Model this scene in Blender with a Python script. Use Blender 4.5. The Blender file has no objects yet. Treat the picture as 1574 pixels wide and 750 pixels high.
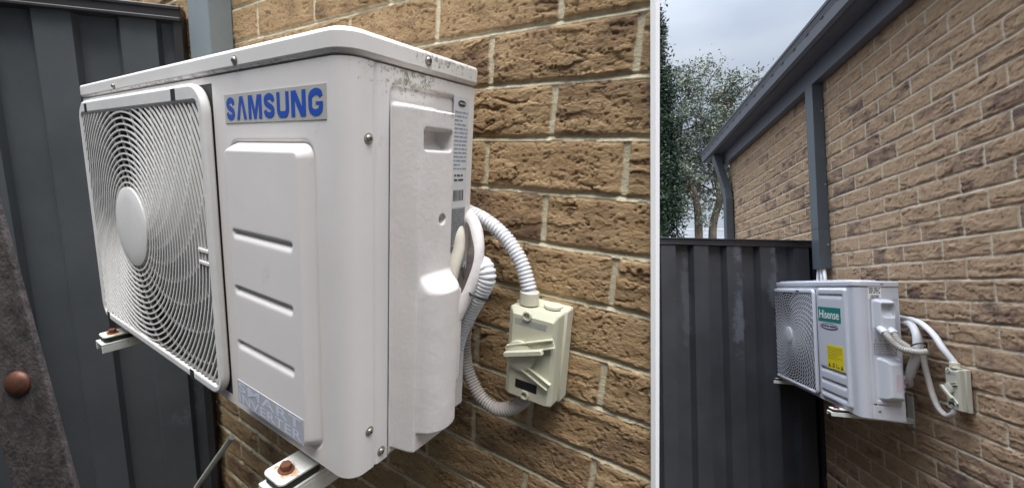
import bpy, math, random
import numpy as np
from mathutils import Matrix, Vector
random.seed(7)
SC = bpy.context.scene
COL = SC.collection

# ------------------------------------------------------------------ camera
cam_d = bpy.data.cameras.new('camera')
cam = bpy.data.objects.new('camera', cam_d); COL.objects.link(cam)
cam.matrix_world = Matrix([[-0.3087226941296811, 0.09414353678867975, 0.9464815331585871, 2.5144124710931557],
                           [0.9507068721540665, 9.957245926810998e-05, 0.3100910081320594, -1.1750323211742535],
                           [0.029098820738010865, 0.995558629396704, -0.08953364767177337, -0.0664344182496836],
                           [0, 0, 0, 1]])
cam_d.sensor_width = 36.0
cam_d.lens = 665.0 / 1574.0 * 36.0
cam_d.shift_x = (787.0 - 690.0) / 1574.0
cam_d.clip_start = 0.02; cam_d.clip_end = 800
SC.camera = cam

# ------------------------------------------------------------------ sky and sun (overcast)
SUN_EL, SUN_AZ = math.radians(54), math.radians(16)      # azimuth from +X towards +Y
w = bpy.data.worlds.new('World'); SC.world = w; w.use_nodes = True
nt = w.node_tree; nt.nodes.clear()
N = nt.nodes.new; L = nt.links.new
sky = N('ShaderNodeTexSky'); sky.sky_type = 'NISHITA'; sky.sun_disc = False
sky.sun_elevation = SUN_EL; sky.sun_rotation = math.radians(90) - SUN_AZ
sky.air_density = 1.2; sky.dust_density = 3.0
bg1 = N('ShaderNodeBackground'); bg1.inputs[1].default_value = 0.10
L(sky.outputs[0], bg1.inputs[0])
tc = N('ShaderNodeTexCoord'); mp = N('ShaderNodeMapping'); mp.inputs['Scale'].default_value = (1, 1, 2.6)
no = N('ShaderNodeTexNoise'); no.inputs['Scale'].default_value = 2.1; no.inputs['Detail'].default_value = 4; no.inputs['Roughness'].default_value = .45
rp = N('ShaderNodeValToRGB')
rp.color_ramp.elements[0].position = .38; rp.color_ramp.elements[0].color = (.55, .62, .74, 1)
rp.color_ramp.elements[1].position = .62; rp.color_ramp.elements[1].color = (.88, .92, .98, 1)
bg2 = N('ShaderNodeBackground'); bg2.inputs[1].default_value = 0.95
L(tc.outputs['Generated'], mp.inputs[0]); L(mp.outputs[0], no.inputs[0]); L(no.outputs[0], rp.inputs[0]); L(rp.outputs[0], bg2.inputs[0])
# an overcast sky is brightest overhead
sx = N('ShaderNodeSeparateXYZ'); L(tc.outputs['Generated'], sx.inputs[0])
cz = N('ShaderNodeMath'); cz.operation = 'MAXIMUM'; cz.inputs[1].default_value = 0; L(sx.outputs[2], cz.inputs[0])
pz = N('ShaderNodeMath'); pz.operation = 'POWER'; pz.inputs[1].default_value = 5.0; L(cz.outputs[0], pz.inputs[0])
az = N('ShaderNodeMath'); az.operation = 'MULTIPLY_ADD'; az.inputs[1].default_value = 7.0; az.inputs[2].default_value = .30; L(pz.outputs[0], az.inputs[0])
L(az.outputs[0], bg2.inputs[1])
mx = N('ShaderNodeMixShader'); mx.inputs[0].default_value = .85
L(bg1.outputs[0], mx.inputs[1]); L(bg2.outputs[0], mx.inputs[2])
wo = N('ShaderNodeOutputWorld'); L(mx.outputs[0], wo.inputs[0])

sl = bpy.data.lights.new('sun', 'SUN'); sl.energy = 1.35; sl.angle = math.radians(35); sl.color = (1, .96, .9)
so = bpy.data.objects.new('sun', sl); COL.objects.link(so)
sd = Vector((math.cos(SUN_EL) * math.cos(SUN_AZ), math.cos(SUN_EL) * math.sin(SUN_AZ), math.sin(SUN_EL)))
so.rotation_euler = sd.to_track_quat('Z', 'Y').to_euler(); so.location = (4, -1, 6)

vs = SC.view_settings
vs.view_transform = 'Standard'; vs.look = 'None'; vs.gamma = 1; vs.exposure = 1.2
try: vs.use_curve_mapping = False
except Exception: pass
SC.cycles.max_bounces = 8; SC.cycles.diffuse_bounces = 4

# The place has two alley corners. Each is authored in its own frame:
# x along the front of its unit, y up, z out of the brick wall; origin = top right front corner of the unit.
TA = Matrix([[0.29216176067954064, -0.9189916405134396, 0.26475624688200855, 2.1298384639682073],
             [0.9411720306186264, 0.3254373426005368, 0.0910260667188918, -1.4283569572054007],
             [-0.16981376380565277, 0.22258683857658162, 0.9600095754286205, 0.21001979361618578], [0, 0, 0, 1]])
TB = Matrix.Identity(4)
def P(x, y, z): return (x, -z, y)

# ------------------------------------------------------------------ materials
def mat(name, color, rough=.5, metal=0., var=.0, vscale=6., bump=0., bscale=80., spec=.5, dirt_sheen=None, stretch=None, coat=0.):
    m = bpy.data.materials.new(name); m.use_nodes = True
    t = m.node_tree; b = t.nodes['Principled BSDF']
    b.inputs['Base Color'].default_value = (*color, 1); b.inputs['Roughness'].default_value = rough
    b.inputs['Metallic'].default_value = metal; b.inputs['Specular IOR Level'].default_value = spec
    b.inputs['Coat Weight'].default_value = coat
    tcn = t.nodes.new('ShaderNodeTexCoord'); vec = tcn.outputs['Object']
    if stretch:
        mm = t.nodes.new('ShaderNodeMapping'); mm.inputs['Scale'].default_value = stretch
        t.links.new(vec, mm.inputs[0]); vec = mm.outputs[0]
    if var or dirt_sheen:
        n = t.nodes.new('ShaderNodeTexNoise'); n.inputs['Scale'].default_value = vscale; n.inputs['Detail'].default_value = 7
        n.inputs['Roughness'].default_value = .65
        t.links.new(vec, n.inputs[0])
        r = t.nodes.new('ShaderNodeMapRange'); r.inputs[1].default_value = .3; r.inputs[2].default_value = .7
        r.inputs[3].default_value = 1 - var; r.inputs[4].default_value = 1 + var * .6
        t.links.new(n.outputs[0], r.inputs[0])
        mu = t.nodes.new('ShaderNodeMix'); mu.data_type = 'RGBA'; mu.blend_type = 'MULTIPLY'; mu.inputs[0].default_value = 1
        mu.inputs[6].default_value = (*color, 1)
        cb = t.nodes.new('ShaderNodeCombineColor')
        for i in range(3): t.links.new(r.outputs[0], cb.inputs[i])
        t.links.new(cb.outputs[0], mu.inputs[7]); last = mu.outputs[2]
        if dirt_sheen:
            # stains and painted sheen: list of (center, radius, colour, threshold, noise scale)
            for (c, rad, dc, th, ds, amt) in dirt_sheen:
                mp2 = t.nodes.new('ShaderNodeMapping'); mp2.vector_type = 'TEXTURE'
                mp2.inputs['Location'].default_value = c; mp2.inputs['Scale'].default_value = rad
                t.links.new(tcn.outputs['Object'], mp2.inputs[0])
                ln = t.nodes.new('ShaderNodeVectorMath'); ln.operation = 'LENGTH'; t.links.new(mp2.outputs[0], ln.inputs[0])
                n2 = t.nodes.new('ShaderNodeTexNoise'); n2.inputs['Scale'].default_value = ds; n2.inputs['Detail'].default_value = 8; n2.inputs['Roughness'].default_value = .75
                t.links.new(tcn.outputs['Object'], n2.inputs[0])
                su = t.nodes.new('ShaderNodeMath'); su.operation = 'SUBTRACT'
                ml = t.nodes.new('ShaderNodeMath'); ml.operation = 'MULTIPLY'; ml.inputs[1].default_value = .22
                t.links.new(ln.outputs['Value'], ml.inputs[0])
                t.links.new(n2.outputs[0], su.inputs[0]); t.links.new(ml.outputs[0], su.inputs[1])
                mr = t.nodes.new('ShaderNodeMapRange'); mr.inputs[1].default_value = th; mr.inputs[2].default_value = th + .1; mr.inputs[4].default_value = amt
                t.links.new(su.outputs[0], mr.inputs[0])
                mxx = t.nodes.new('ShaderNodeMix'); mxx.data_type = 'RGBA'; mxx.inputs[7].default_value = (*dc, 1)
                t.links.new(mr.outputs[0], mxx.inputs[0]); t.links.new(last, mxx.inputs[6]); last = mxx.outputs[2]
        t.links.new(last, b.inputs['Base Color'])
    if bump:
        n3 = t.nodes.new('ShaderNodeTexNoise'); n3.inputs['Scale'].default_value = bscale; n3.inputs['Detail'].default_value = 5
        t.links.new(vec, n3.inputs[0])
        bp = t.nodes.new('ShaderNodeBump'); bp.inputs['Strength'].default_value = 1; bp.inputs['Distance'].default_value = bump
        t.links.new(n3.outputs[0], bp.inputs['Height']); t.links.new(bp.outputs[0], b.inputs['Normal'])
    return m

def brick_mat(name, c1, c2, c3, mortar, patch):
    """attributes tone (per brick), mort (0 brick..1 mortar)"""
    m = bpy.data.materials.new(name); m.use_nodes = True
    t = m.node_tree; b = t.nodes['Principled BSDF']; b.inputs['Roughness'].default_value = .92; b.inputs['Specular IOR Level'].default_value = .2
    tcn = t.nodes.new('ShaderNodeTexCoord')
    at = t.nodes.new('ShaderNodeAttribute'); at.attribute_name = 'tone'
    am = t.nodes.new('ShaderNodeAttribute'); am.attribute_name = 'mort'
    def noise(s, d=6, r=.6, st=None):
        n = t.nodes.new('ShaderNodeTexNoise'); n.inputs['Scale'].default_value = s; n.inputs['Detail'].default_value = d; n.inputs['Roughness'].default_value = r
        if st:
            mm = t.nodes.new('ShaderNodeMapping'); mm.inputs['Scale'].default_value = st; t.links.new(tcn.outputs['Object'], mm.inputs[0]); t.links.new(mm.outputs[0], n.inputs[0])
        else: t.links.new(tcn.outputs['Object'], n.inputs[0])
        return n.outputs[0]
    def rng(i, a, bb, c=0, d=1):
        r = t.nodes.new('ShaderNodeMapRange'); r.inputs[1].default_value = a; r.inputs[2].default_value = bb; r.inputs[3].default_value = c; r.inputs[4].default_value = d
        t.links.new(i, r.inputs[0]); return r.outputs[0]
    def mixc(f, a, bcol):
        mm = t.nodes.new('ShaderNodeMix'); mm.data_type = 'RGBA'; t.links.new(f, mm.inputs[0])
        if isinstance(a, tuple): mm.inputs[6].default_value = (*a, 1)
        else: t.links.new(a, mm.inputs[6])
        if isinstance(bcol, tuple): mm.inputs[7].default_value = (*bcol, 1)
        else: t.links.new(bcol, mm.inputs[7])
        return mm.outputs[2]
    base = mixc(rng(noise(14, 6, .65, (1, 1, 2.5)), .35, .65), c1, c2)
    # burnt patches, stronger on bricks whose tone is high
    ad = t.nodes.new('ShaderNodeMath'); ad.operation = 'ADD'
    t.links.new(rng(noise(9, 5, .6, (1, 1, 2)), .3, .75), ad.inputs[0]); t.links.new(rng(at.outputs['Fac'], 0, 1, -.42, .30), ad.inputs[1])
    base = mixc(rng(ad.outputs[0], .50, .95, 0, patch), base, c3)
    # fine grains: dark pits and pale sand specks
    base = mixc(rng(noise(420, 3, .6), .62, .70, 0, .5), base, tuple(.3 * x for x in c1))
    base = mixc(rng(noise(300, 3, .6), .30, .25, 0, .6), base, tuple(min(1, 1.8 * x) for x in c1))
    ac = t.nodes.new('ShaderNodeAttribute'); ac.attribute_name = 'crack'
    base = mixc(rng(ac.outputs['Fac'], 0, 1, 0, .6), base, tuple(.32 * x for x in c1))      # shade of the cracks painted into the brick colour
    mo = mixc(rng(noise(60, 6, .7), .3, .7), tuple(.82 * x for x in mortar), mortar)
    base = mixc(am.outputs['Fac'], base, mo)
    t.links.new(base, b.inputs['Base Color'])
    bp = t.nodes.new('ShaderNodeBump'); bp.inputs['Distance'].default_value = .0045; bp.inputs['Strength'].default_value = 1
    t.links.new(noise(190, 6, .72, (1, 1, 1.6)), bp.inputs['Height']); t.links.new(bp.outputs[0], b.inputs['Normal'])
    return m

M = {}
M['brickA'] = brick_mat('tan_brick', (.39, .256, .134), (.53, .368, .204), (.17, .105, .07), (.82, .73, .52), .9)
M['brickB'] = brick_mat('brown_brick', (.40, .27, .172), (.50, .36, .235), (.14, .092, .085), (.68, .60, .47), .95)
M['ironA'] = mat('aged_cream_enamel', (.765, .73, .705), .38, var=.05, vscale=5, bump=.0001, bscale=300,
                 dirt_sheen=[((.60, .0, .585), (.12, .13, .02), (.20, .17, .11), .42, 60, .8), ((.465, -.02, .54), (.02, .12, .05), (.16, .17, .09), .40, 130, .85),
                       ((0, -.13, .565), (.5, .05, .010), (.30, .27, .2), .46, 45, .55), ((0.1, -.13, .02), (.6, .1, .05), (.33, .26, .18), .50, 25, .5), ((0, 0, .3), (3, 3, 3), (.48, .45, .41), .60, 16, .45), ((0, 0, .3), (3, 3, 3), (.2, .18, .15), .695, 90, .7)])
M['lidA'] = mat('aged_lid_enamel', (.77, .74, .71), .36, var=.06, vscale=5, bump=.0001, bscale=300,
                dirt_sheen=[((.467, .05, .56), (.05, .15, .02), (.17, .16, .1), .44, 130, .8), ((0, -.14, .542), (.6, .05, .006), (.16, .13, .09), .40, 70, .7)])
M['plasA'] = mat('weathered_plastic', (.72, .68, .655), .6, var=.09, vscale=9, bump=.0004, bscale=160, spec=.35,
                 dirt_sheen=[((.49, .02, .49), (.04, .08, .028), (.20, .20, .12), .42, 120, .85), ((.53, -.02, .27), (.05, .06, .03), (.74, .75, .74), .42, 70, .9),  # the second patch whitens the shelf of the bulge
                       ((.5, 0, .2), (.1, .1, .3), (.38, .30, .24), .60, 160, .5)])
M['grillA'] = mat('weathered_grille_plastic', (.70, .685, .66), .5, var=.10, vscale=12, spec=.35,
                  dirt_sheen=[((-.2, -.13, .1), (.4, .1, .25), (.4, .36, .3), .58, 60, .5)])
M['ironB'] = mat('clean_grey_enamel', (.56, .58, .64), .35, var=.03, vscale=4, dirt_sheen=[((.5, 0, .0), (.3, .2, .05), (.3, .27, .2), .5, 60, .5)])
M['plasB'] = mat('smooth_grey_plastic', (.60, .63, .68), .42, var=.03)
M['grillB'] = mat('pale_grille_plastic', (.60, .62, .67), .45, var=.03)
M['dark'] = mat('dark_inner_metal', (.025, .025, .028), .6, var=.3, vscale=30)
M['innergrey'] = mat('dusty_inner_metal', (.045, .043, .042), .6, var=.3, vscale=20)
M['fan'] = mat('fan_grey_plastic', (.10, .10, .10), .5, var=.2)
M['steel'] = mat('zinc_screw', (.42, .40, .36), .35, metal=.8, var=.2, vscale=60)
M['black'] = mat('black_plastic', (.015, .015, .017), .4)
M['blackpaper'] = mat('black_print', (.04, .04, .045), .6)
M['blue'] = mat('blue_lettering', (.012, .075, .42), .4)
M['badge'] = mat('silver_badge', (.55, .54, .50), .35, metal=.25, var=.06, vscale=20)
M['inv'] = mat('frosted_label', (.46, .475, .51), .45, var=.05, vscale=20)
M['invtxt'] = mat('pale_violet_print', (.66, .69, .82), .4)
M['teal'] = mat('teal_label', (.008, .19, .17), .4)
M['white'] = mat('white_print', (.78, .80, .80), .45)
M['yellow'] = mat('yellow_label', (.72, .58, .01), .45)
M['greylab'] = mat('grey_rating_label', (.33, .34, .36), .45, var=.1, vscale=50)
M['pinkp'] = mat('faded_pink_print', (.62, .42, .52), .5)
M['bluep'] = mat('pale_blue_print', (.20, .28, .36), .5)
M['fenceA'] = mat('grey_fence_paint', (.088, .096, .102), .42, var=.22, vscale=3.5, spec=.5, dirt_sheen=[((0, 0, .9), (.6, .6, 1.2), (.17, .19, .205), .52, 4, .6)])
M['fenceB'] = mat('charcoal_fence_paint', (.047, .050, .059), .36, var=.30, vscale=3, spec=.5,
                  dirt_sheen=[((0.118, -.480, 1.42), (.1, .045, .42), (.20, .22, .26), .30, 5, .42), ((0.06, -.25, 1.62), (.1, .045, .30), (.15, .165, .19), .30, 5, .5), ((.2, -.8, 1.5), (.1, .03, .5), (.10, .11, .125), .30, 5, .4)])  # painted reflections: pale streaks mixed into the fence colour
M['railA'] = mat('dark_fence_rail', (.035, .033, .034), .4, var=.2)
M['railB'] = mat('black_fence_rail', (.022, .022, .028), .35, var=.2)
M['ductA'] = mat('grey_green_duct_paint', (.20, .235, .245), .45, var=.06)
M['ductB'] = mat('blue_grey_duct_paint', (.085, .102, .118), .42, var=.06)
M['trimB'] = mat('slate_trim_paint', (.12, .13, .165), .45, var=.1)
M['gutB'] = mat('slate_gutter_paint', (.10, .108, .13), .42, var=.08)
M['roofB'] = mat('dark_roof_metal', (.06, .062, .07), .5)
M['isoA'] = mat('beige_switch_plastic', (.56, .55, .42), .45, var=.03, vscale=12)
M['isoAp'] = mat('beige_switch_back', (.60, .59, .46), .5)
M['isoB'] = mat('pale_switch_plastic', (.50, .50, .42), .45, var=.03)
M['cream'] = mat('cream_fitting', (.62, .60, .47), .5)
M['condW'] = mat('white_conduit', (.74, .75, .78), .42, var=.04, vscale=30)
M['condG'] = mat('grey_conduit', (.46, .43, .41), .5, var=.1, vscale=30)
M['condB'] = mat('pale_grey_conduit', (.62, .635, .67), .45, var=.05, vscale=30)
M['condB2'] = mat('beige_grey_conduit', (.44, .42, .39), .5, var=.08, vscale=30)
M['foam'] = mat('white_pipe_lagging', (.76, .72, .71), .7, var=.1, vscale=30, bump=.001, bscale=90)
M['foam2'] = mat('cream_pipe_lagging', (.74, .68, .58), .7, var=.12, vscale=30, bump=.001, bscale=90)
M['foamdark'] = mat('exposed_grey_foam', (.12, .10, .095), .9, var=.4, vscale=60, bump=.002, bscale=120)
M['bracket'] = mat('white_bracket_paint', (.68, .69, .65), .4, var=.06, vscale=40,
                   dirt_sheen=[((0, .0, .045), (.020, .020, .02), (.42, .20, .05), .30, 60, .85), ((0, .03, .02), (.05, .08, .012), (.16, .17, .13), .40, 50, .6)])
M['pad'] = mat('black_rubber_pad', (.03, .035, .03), .8)
M['rust'] = mat('rusty_bolt', (.16, .055, .025), .8, metal=.2, var=.4, vscale=80, bump=.001, bscale=200)
M['redbolt'] = mat('red_painted_bolt', (.14, .015, .03), .5, var=.3, vscale=90)
M['copper'] = mat('polished_brown_rivet', (.12, .048, .028), .5, metal=.4, var=.7, vscale=60)
M['web'] = mat('scuffed_black_webbing', (.052, .041, .039), .75, var=.85, vscale=110, bump=.0013, bscale=420, stretch=(1, 1, .6), spec=.6)
M['cane'] = mat('pale_cane', (.50, .50, .44), .7, var=.2, vscale=30)
M['dividerW'] = mat('white_divider', (.95, .95, .95), .5)
M['bark'] = mat('pale_gum_bark', (.15, .12, .095), .85, var=.4, vscale=5, bump=.01, bscale=12)
M['ground'] = mat('bare_ground', (.045, .04, .034), .95, var=.3, vscale=2, bump=.01, bscale=30)
M['tile'] = mat('grey_roof_tiles', (.22, .23, .25), .8, var=.15, vscale=3)
M['wallfar'] = mat('pale_far_wall', (.40, .38, .34), .9, var=.1)
M['glass'] = mat('window_glass', (.02, .025, .03), .08)

# ------------------------------------------------------------------ object helpers
def tag(o, label=None, cat=None, group=None, kind=None):
    if label: o['label'] = label
    if cat: o['category'] = cat
    if group: o['group'] = group
    if kind: o['kind'] = kind
    return o
class Frame:
    """an authoring frame with the origin of the thing being built"""
    def __init__(s, T, o): s.T, s.o = T, Vector(P(*o))
def thing(name, T, org, label, cat, group=None):
    o = bpy.data.objects.new(name, None); COL.objects.link(o); o.empty_display_size = .05
    o.matrix_world = T @ Matrix.Translation(P(*org))
    tag(o, label, cat, group); o['_'] = 0; del o['_']
    return o, Frame(T, org)
class MB:
    def __init__(s): s.v = []; s.f = []
    def add(s, v, f):
        n = len(s.v); s.v += [tuple(p) for p in v]; s.f += [tuple(i + n for i in q) for q in f]; return s
    def box(s, x0, x1, y0, y1, z0, z1):
        v = [(x, y, z) for x in (x0, x1) for y in (y0, y1) for z in (z0, z1)]
        return s.add(v, [(0, 1, 3, 2), (4, 6, 7, 5), (0, 4, 5, 1), (2, 3, 7, 6), (0, 2, 6, 4), (1, 5, 7, 3)])
    def obox(s, c, ax, ay, az):
        c, ax, ay, az = map(Vector, (c, ax, ay, az))
        v = [c + ax * i + ay * j + az * k for i in (-1, 1) for j in (-1, 1) for k in (-1, 1)]
        return s.add(v, [(0, 1, 3, 2), (4, 6, 7, 5), (0, 4, 5, 1), (2, 3, 7, 6), (0, 2, 6, 4), (1, 5, 7, 3)])
    def prism(s, pts, w0, w1, axis='z'):
        """pts 2D, extruded along an axis: z -> (x,y), x -> (z,y), y -> (x,z)"""
        n = len(pts)
        def q(p, ww): return {'z': (p[0], p[1], ww), 'x': (ww, p[1], p[0]), 'y': (p[0], ww, p[1])}[axis]
        v = [q(p, w0) for p in pts] + [q(p, w1) for p in pts]
        return s.add(v, [tuple(range(n))[::-1], tuple(range(n, 2 * n))] + [(i, (i + 1) % n, (i + 1) % n + n, i + n) for i in range(n)])
    def ring(s, outer, inner, w0, w1):
        n = len(outer)
        v = [(p[0], p[1], w) for w in (w0, w1) for r in (outer, inner) for p in r]
        f = []
        for i in range(n):
            j = (i + 1) % n
            f += [(i, j, j + 2 * n, i + 2 * n), (i + n, i + 3 * n, j + 3 * n, j + n), (i + 2 * n, j + 2 * n, j + 3 * n, i + 3 * n), (i, i + n, j + n, j)]
        return s.add(v, f)
    def tube(s, pts, r, seg=14, pitch=0, amp=.12, cap=True, closed=False):
        pts = [Vector(p) for p in pts]
        # resample
        d = [0]
        for a, b in zip(pts, pts[1:]): d.append(d[-1] + (b - a).length)
        step = pitch / 5 if pitch else max(d[-1] / (len(pts) - 1), .004)
        n = max(2, int(d[-1] / step)) if pitch else len(pts) - 1
        def at(t):
            for i in range(len(d) - 1):
                if t <= d[i + 1] + 1e-9:
                    k = (t - d[i]) / max(d[i + 1] - d[i], 1e-9); return pts[i].lerp(pts[i + 1], k)
            return pts[-1]
        P_ = [at(d[-1] * i / n) for i in range(n + 1)] if pitch else pts
        T0 = (P_[1] - P_[0]).normalized(); u = T0.orthogonal().normalized()
        v = []; f = []
        rr = r if callable(r) else (lambda q: r)
        for i, p in enumerate(P_):
            a = P_[max(i - 1, 0)]; b = P_[min(i + 1, len(P_) - 1)]; t = (b - a).normalized()
            u = (u - t * u.dot(t)).normalized(); w_ = t.cross(u)
            R_ = rr(i / (len(P_) - 1))
            if pitch: R_ *= 1 + amp * (1 if (i % 5) in (1, 2, 3) else -1) * .5
            for k in range(seg):
                th = 2 * math.pi * k / seg; v.append(p + u * math.cos(th) * R_ + w_ * math.sin(th) * R_)
        m = len(P_)
        for i in range(m - 1):
            for k in range(seg):
                k2 = (k + 1) % seg; f.append((i * seg + k, i * seg + k2, (i + 1) * seg + k2, (i + 1) * seg + k))
        if cap: f += [tuple(range(seg))[::-1], tuple((m - 1) * seg + k for k in range(seg))]
        return s.add(v, f)
    def dome(s, c, n, r, h, seg=16, rings=4, base=0.0):
        c = Vector(c); n = Vector(n).normalized(); u = n.orthogonal().normalized(); w_ = n.cross(u)
        v = []; f = []
        prof = [(r, -.0005)] + ([(r, base)] if base else []) + [(r * math.cos(a), base + h * math.sin(a)) for a in [math.pi / 2 * i / rings for i in range(1 if base else 0, rings)]]
        for (q, hh) in prof:
            for k in range(seg):
                th = 2 * math.pi * k / seg; v.append(c + (u * math.cos(th) + w_ * math.sin(th)) * q + n * hh)
        m = len(prof); v.append(c + n * (base + h))
        for i in range(m - 1):
            for k in range(seg):
                k2 = (k + 1) % seg; f.append((i * seg + k, i * seg + k2, (i + 1) * seg + k2, (i + 1) * seg + k))
        for k in range(seg): f.append(((m - 1) * seg + k, (m - 1) * seg + (k + 1) % seg, m * seg))
        f.append(tuple(range(seg))[::-1])
        return s.add(v, f)
def finish(name, verts, faces, m, parent=None, fr=None, bevel=0, smooth=False, label=None, ang=35):
    """verts in the authoring frame (x,y up,z out)"""
    A = np.array(verts, dtype=float)
    B_ = np.stack([A[:, 0], -A[:, 2], A[:, 1]], 1) - np.array(fr.o)
    me = bpy.data.meshes.new(name)
    me.from_pydata(B_.tolist(), [], [tuple(f) for f in faces]); me.validate(); me.materials.append(m)
    import bmesh
    bm = bmesh.new(); bm.from_mesh(me); bmesh.ops.recalc_face_normals(bm, faces=bm.faces); bm.to_mesh(me); bm.free()
    o = bpy.data.objects.new(name, me); COL.objects.link(o)
    if parent: o.parent = parent
    else: o.matrix_world = fr.T @ Matrix.Translation(fr.o)
    if smooth:
        me.polygons.foreach_set('use_smooth', [True] * len(me.polygons))
        try: me.set_sharp_from_angle(angle=math.radians(ang))
        except Exception: pass
    if bevel:
        b = o.modifiers.new('Bevel', 'BEVEL'); b.width = bevel; b.segments = 2; b.limit_method = 'ANGLE'; b.angle_limit = math.radians(40)
        b.harden_normals = False
    if label: o['label'] = label
    return o
def put(mb, name, m, parent, fr, **k): return finish(name, mb.v, mb.f, m, parent, fr, **k)

def grid_mesh(name, X, Y, Z, m, parent, fr, keep=None, attrs=None, flip=False):
    """X,Y,Z 2D arrays in authoring frame"""
    r, c = X.shape
    co = np.stack([X, -Z, Y], -1).reshape(-1, 3) - np.array(fr.o)
    idx = np.arange(r * c).reshape(r, c)
    q = np.stack([idx[:-1, :-1], idx[:-1, 1:], idx[1:, 1:], idx[1:, :-1]], -1)
    q = q[keep] if keep is not None else q.reshape(-1, 4)
    if flip: q = q[:, ::-1]
    me = bpy.data.meshes.new(name)
    me.vertices.add(len(co)); me.vertices.foreach_set('co', co.astype(np.float32).ravel())
    me.loops.add(q.size); me.loops.foreach_set('vertex_index', np.ascontiguousarray(q).ravel().astype(np.int32))
    me.polygons.add(len(q)); me.polygons.foreach_set('loop_start', np.arange(0, q.size, 4, dtype=np.int32))
    me.update(calc_edges=True)
    me.polygons.foreach_set('use_smooth', np.ones(len(q), dtype=bool))
    for k, a in (attrs or {}).items():
        at = me.attributes.new(k, 'FLOAT', 'POINT'); at.data.foreach_set('value', a.astype(np.float32).ravel())
    me.materials.append(m)
    o = bpy.data.objects.new(name, me); COL.objects.link(o)
    if parent: o.parent = parent
    else: o.matrix_world = fr.T @ Matrix.Translation(fr.o)
    return o

def sst(a, b, x):
    t = np.clip((x - a) / (b - a), 0, 1); return t * t * (3 - 2 * t)
def vnoise(x, y, seed):
    rs = np.random.RandomState(seed); tab = rs.rand(256, 256)
    xi = np.floor(x).astype(int); yi = np.floor(y).astype(int); fx = x - xi; fy = y - yi
    fx = fx * fx * (3 - 2 * fx); fy = fy * fy * (3 - 2 * fy)
    g = lambda i, j: tab[(i) % 256, (j) % 256]
    return (g(xi, yi) * (1 - fx) + g(xi + 1, yi) * fx) * (1 - fy) + (g(xi, yi + 1) * (1 - fx) + g(xi + 1, yi + 1) * fx) * fy
def fbm(x, y, seed, o=4):
    s = 0; a = 1; n = 0
    for i in range(o): s = s + a * vnoise(x * 2 ** i + 17 * i, y * 2 ** i + 31 * i, seed + i); n += a; a *= .5
    return s / n
def rr(x0, x1, y0, y1, r, n=7):
    p = []
    for cx, cy, a0 in ((x1 - r, y1 - r, 0), (x0 + r, y1 - r, 90), (x0 + r, y0 + r, 180), (x1 - r, y0 + r, 270)):
        for i in range(n + 1):
            a = math.radians(a0 + 90 * i / n); p.append((cx + r * math.cos(a), cy + r * math.sin(a)))
    return p
def sd_rr(x, y, x0, x1, y0, y1, r):
    cx, cy = (x0 + x1) / 2, (y0 + y1) / 2; hx, hy = abs(x1 - x0) / 2 - r, abs(y1 - y0) / 2 - r
    qx = np.abs(x - cx) - hx; qy = np.abs(y - cy) - hy
    return np.hypot(np.maximum(qx, 0), np.maximum(qy, 0)) + np.minimum(np.maximum(qx, qy), 0) - r
def spline(pts, n=10):
    pts = [Vector(p) for p in pts]; out = []
    q = [pts[0] * 2 - pts[1]] + pts + [pts[-1] * 2 - pts[-2]]
    for i in range(1, len(q) - 2):
        a, b, c, d = q[i - 1:i + 3]
        for k in range(n):
            t = k / n; out.append(.5 * ((2 * b) + (c - a) * t + (2 * a - 5 * b + 4 * c - d) * t * t + (3 * b - a - 3 * c + d) * t ** 3))
    out.append(pts[-1]); return out

def text(name, s, box, plane, at, m, parent, fr, bold=0., shear=0., spacing=1., th=.0004, track=None):
    """fit the string in box (u0,u1,v0,v1); plane 'front' (u=x, v=y, z=at) or 'side' (u=-z, v=y, x=at)"""
    cu = bpy.data.curves.new('tmp', 'FONT'); cu.body = s; cu.offset = bold; cu.shear = shear; cu.space_character = spacing
    cu.resolution_u = 4
    o = bpy.data.objects.new('tmp', cu); COL.objects.link(o)
    dg = bpy.context.evaluated_depsgraph_get(); me = bpy.data.meshes.new_from_object(o.evaluated_get(dg))
    bpy.data.objects.remove(o); bpy.data.curves.remove(cu)
    v = np.array([tuple(q.co)[:2] for q in me.vertices]); fs = [tuple(p.vertices) for p in me.polygons]
    bpy.data.meshes.remove(me)
    v = (v - v.min(0)) / (v.max(0) - v.min(0))
    u0, u1, v0, v1 = box; U = u0 + v[:, 0] * (u1 - u0); V = v0 + v[:, 1] * (v1 - v0)
    if plane == 'front': pts = [(a, b, at + th) for a, b in zip(U, V)]
    else: pts = [(at + th, b, -a) for a, b in zip(U, V)]
    A = np.array(pts); B_ = np.stack([A[:, 0], -A[:, 2], A[:, 1]], 1) - np.array(fr.o)
    me = bpy.data.meshes.new(name); me.from_pydata(B_.tolist(), [], fs); me.materials.append(m)
    o = bpy.data.objects.new(name, me); COL.objects.link(o); o.parent = parent
    return o
def plate(name, poly, plane, at, th, m, parent, fr, **k):
    mb = MB()
    if plane == 'front': mb.prism(poly, at - .0006, at + th, 'z')
    else: mb.prism([(-p[0], p[1]) for p in poly], at - .0006, at + th, 'x')
    return put(mb, name, m, parent, fr, **k)
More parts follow.
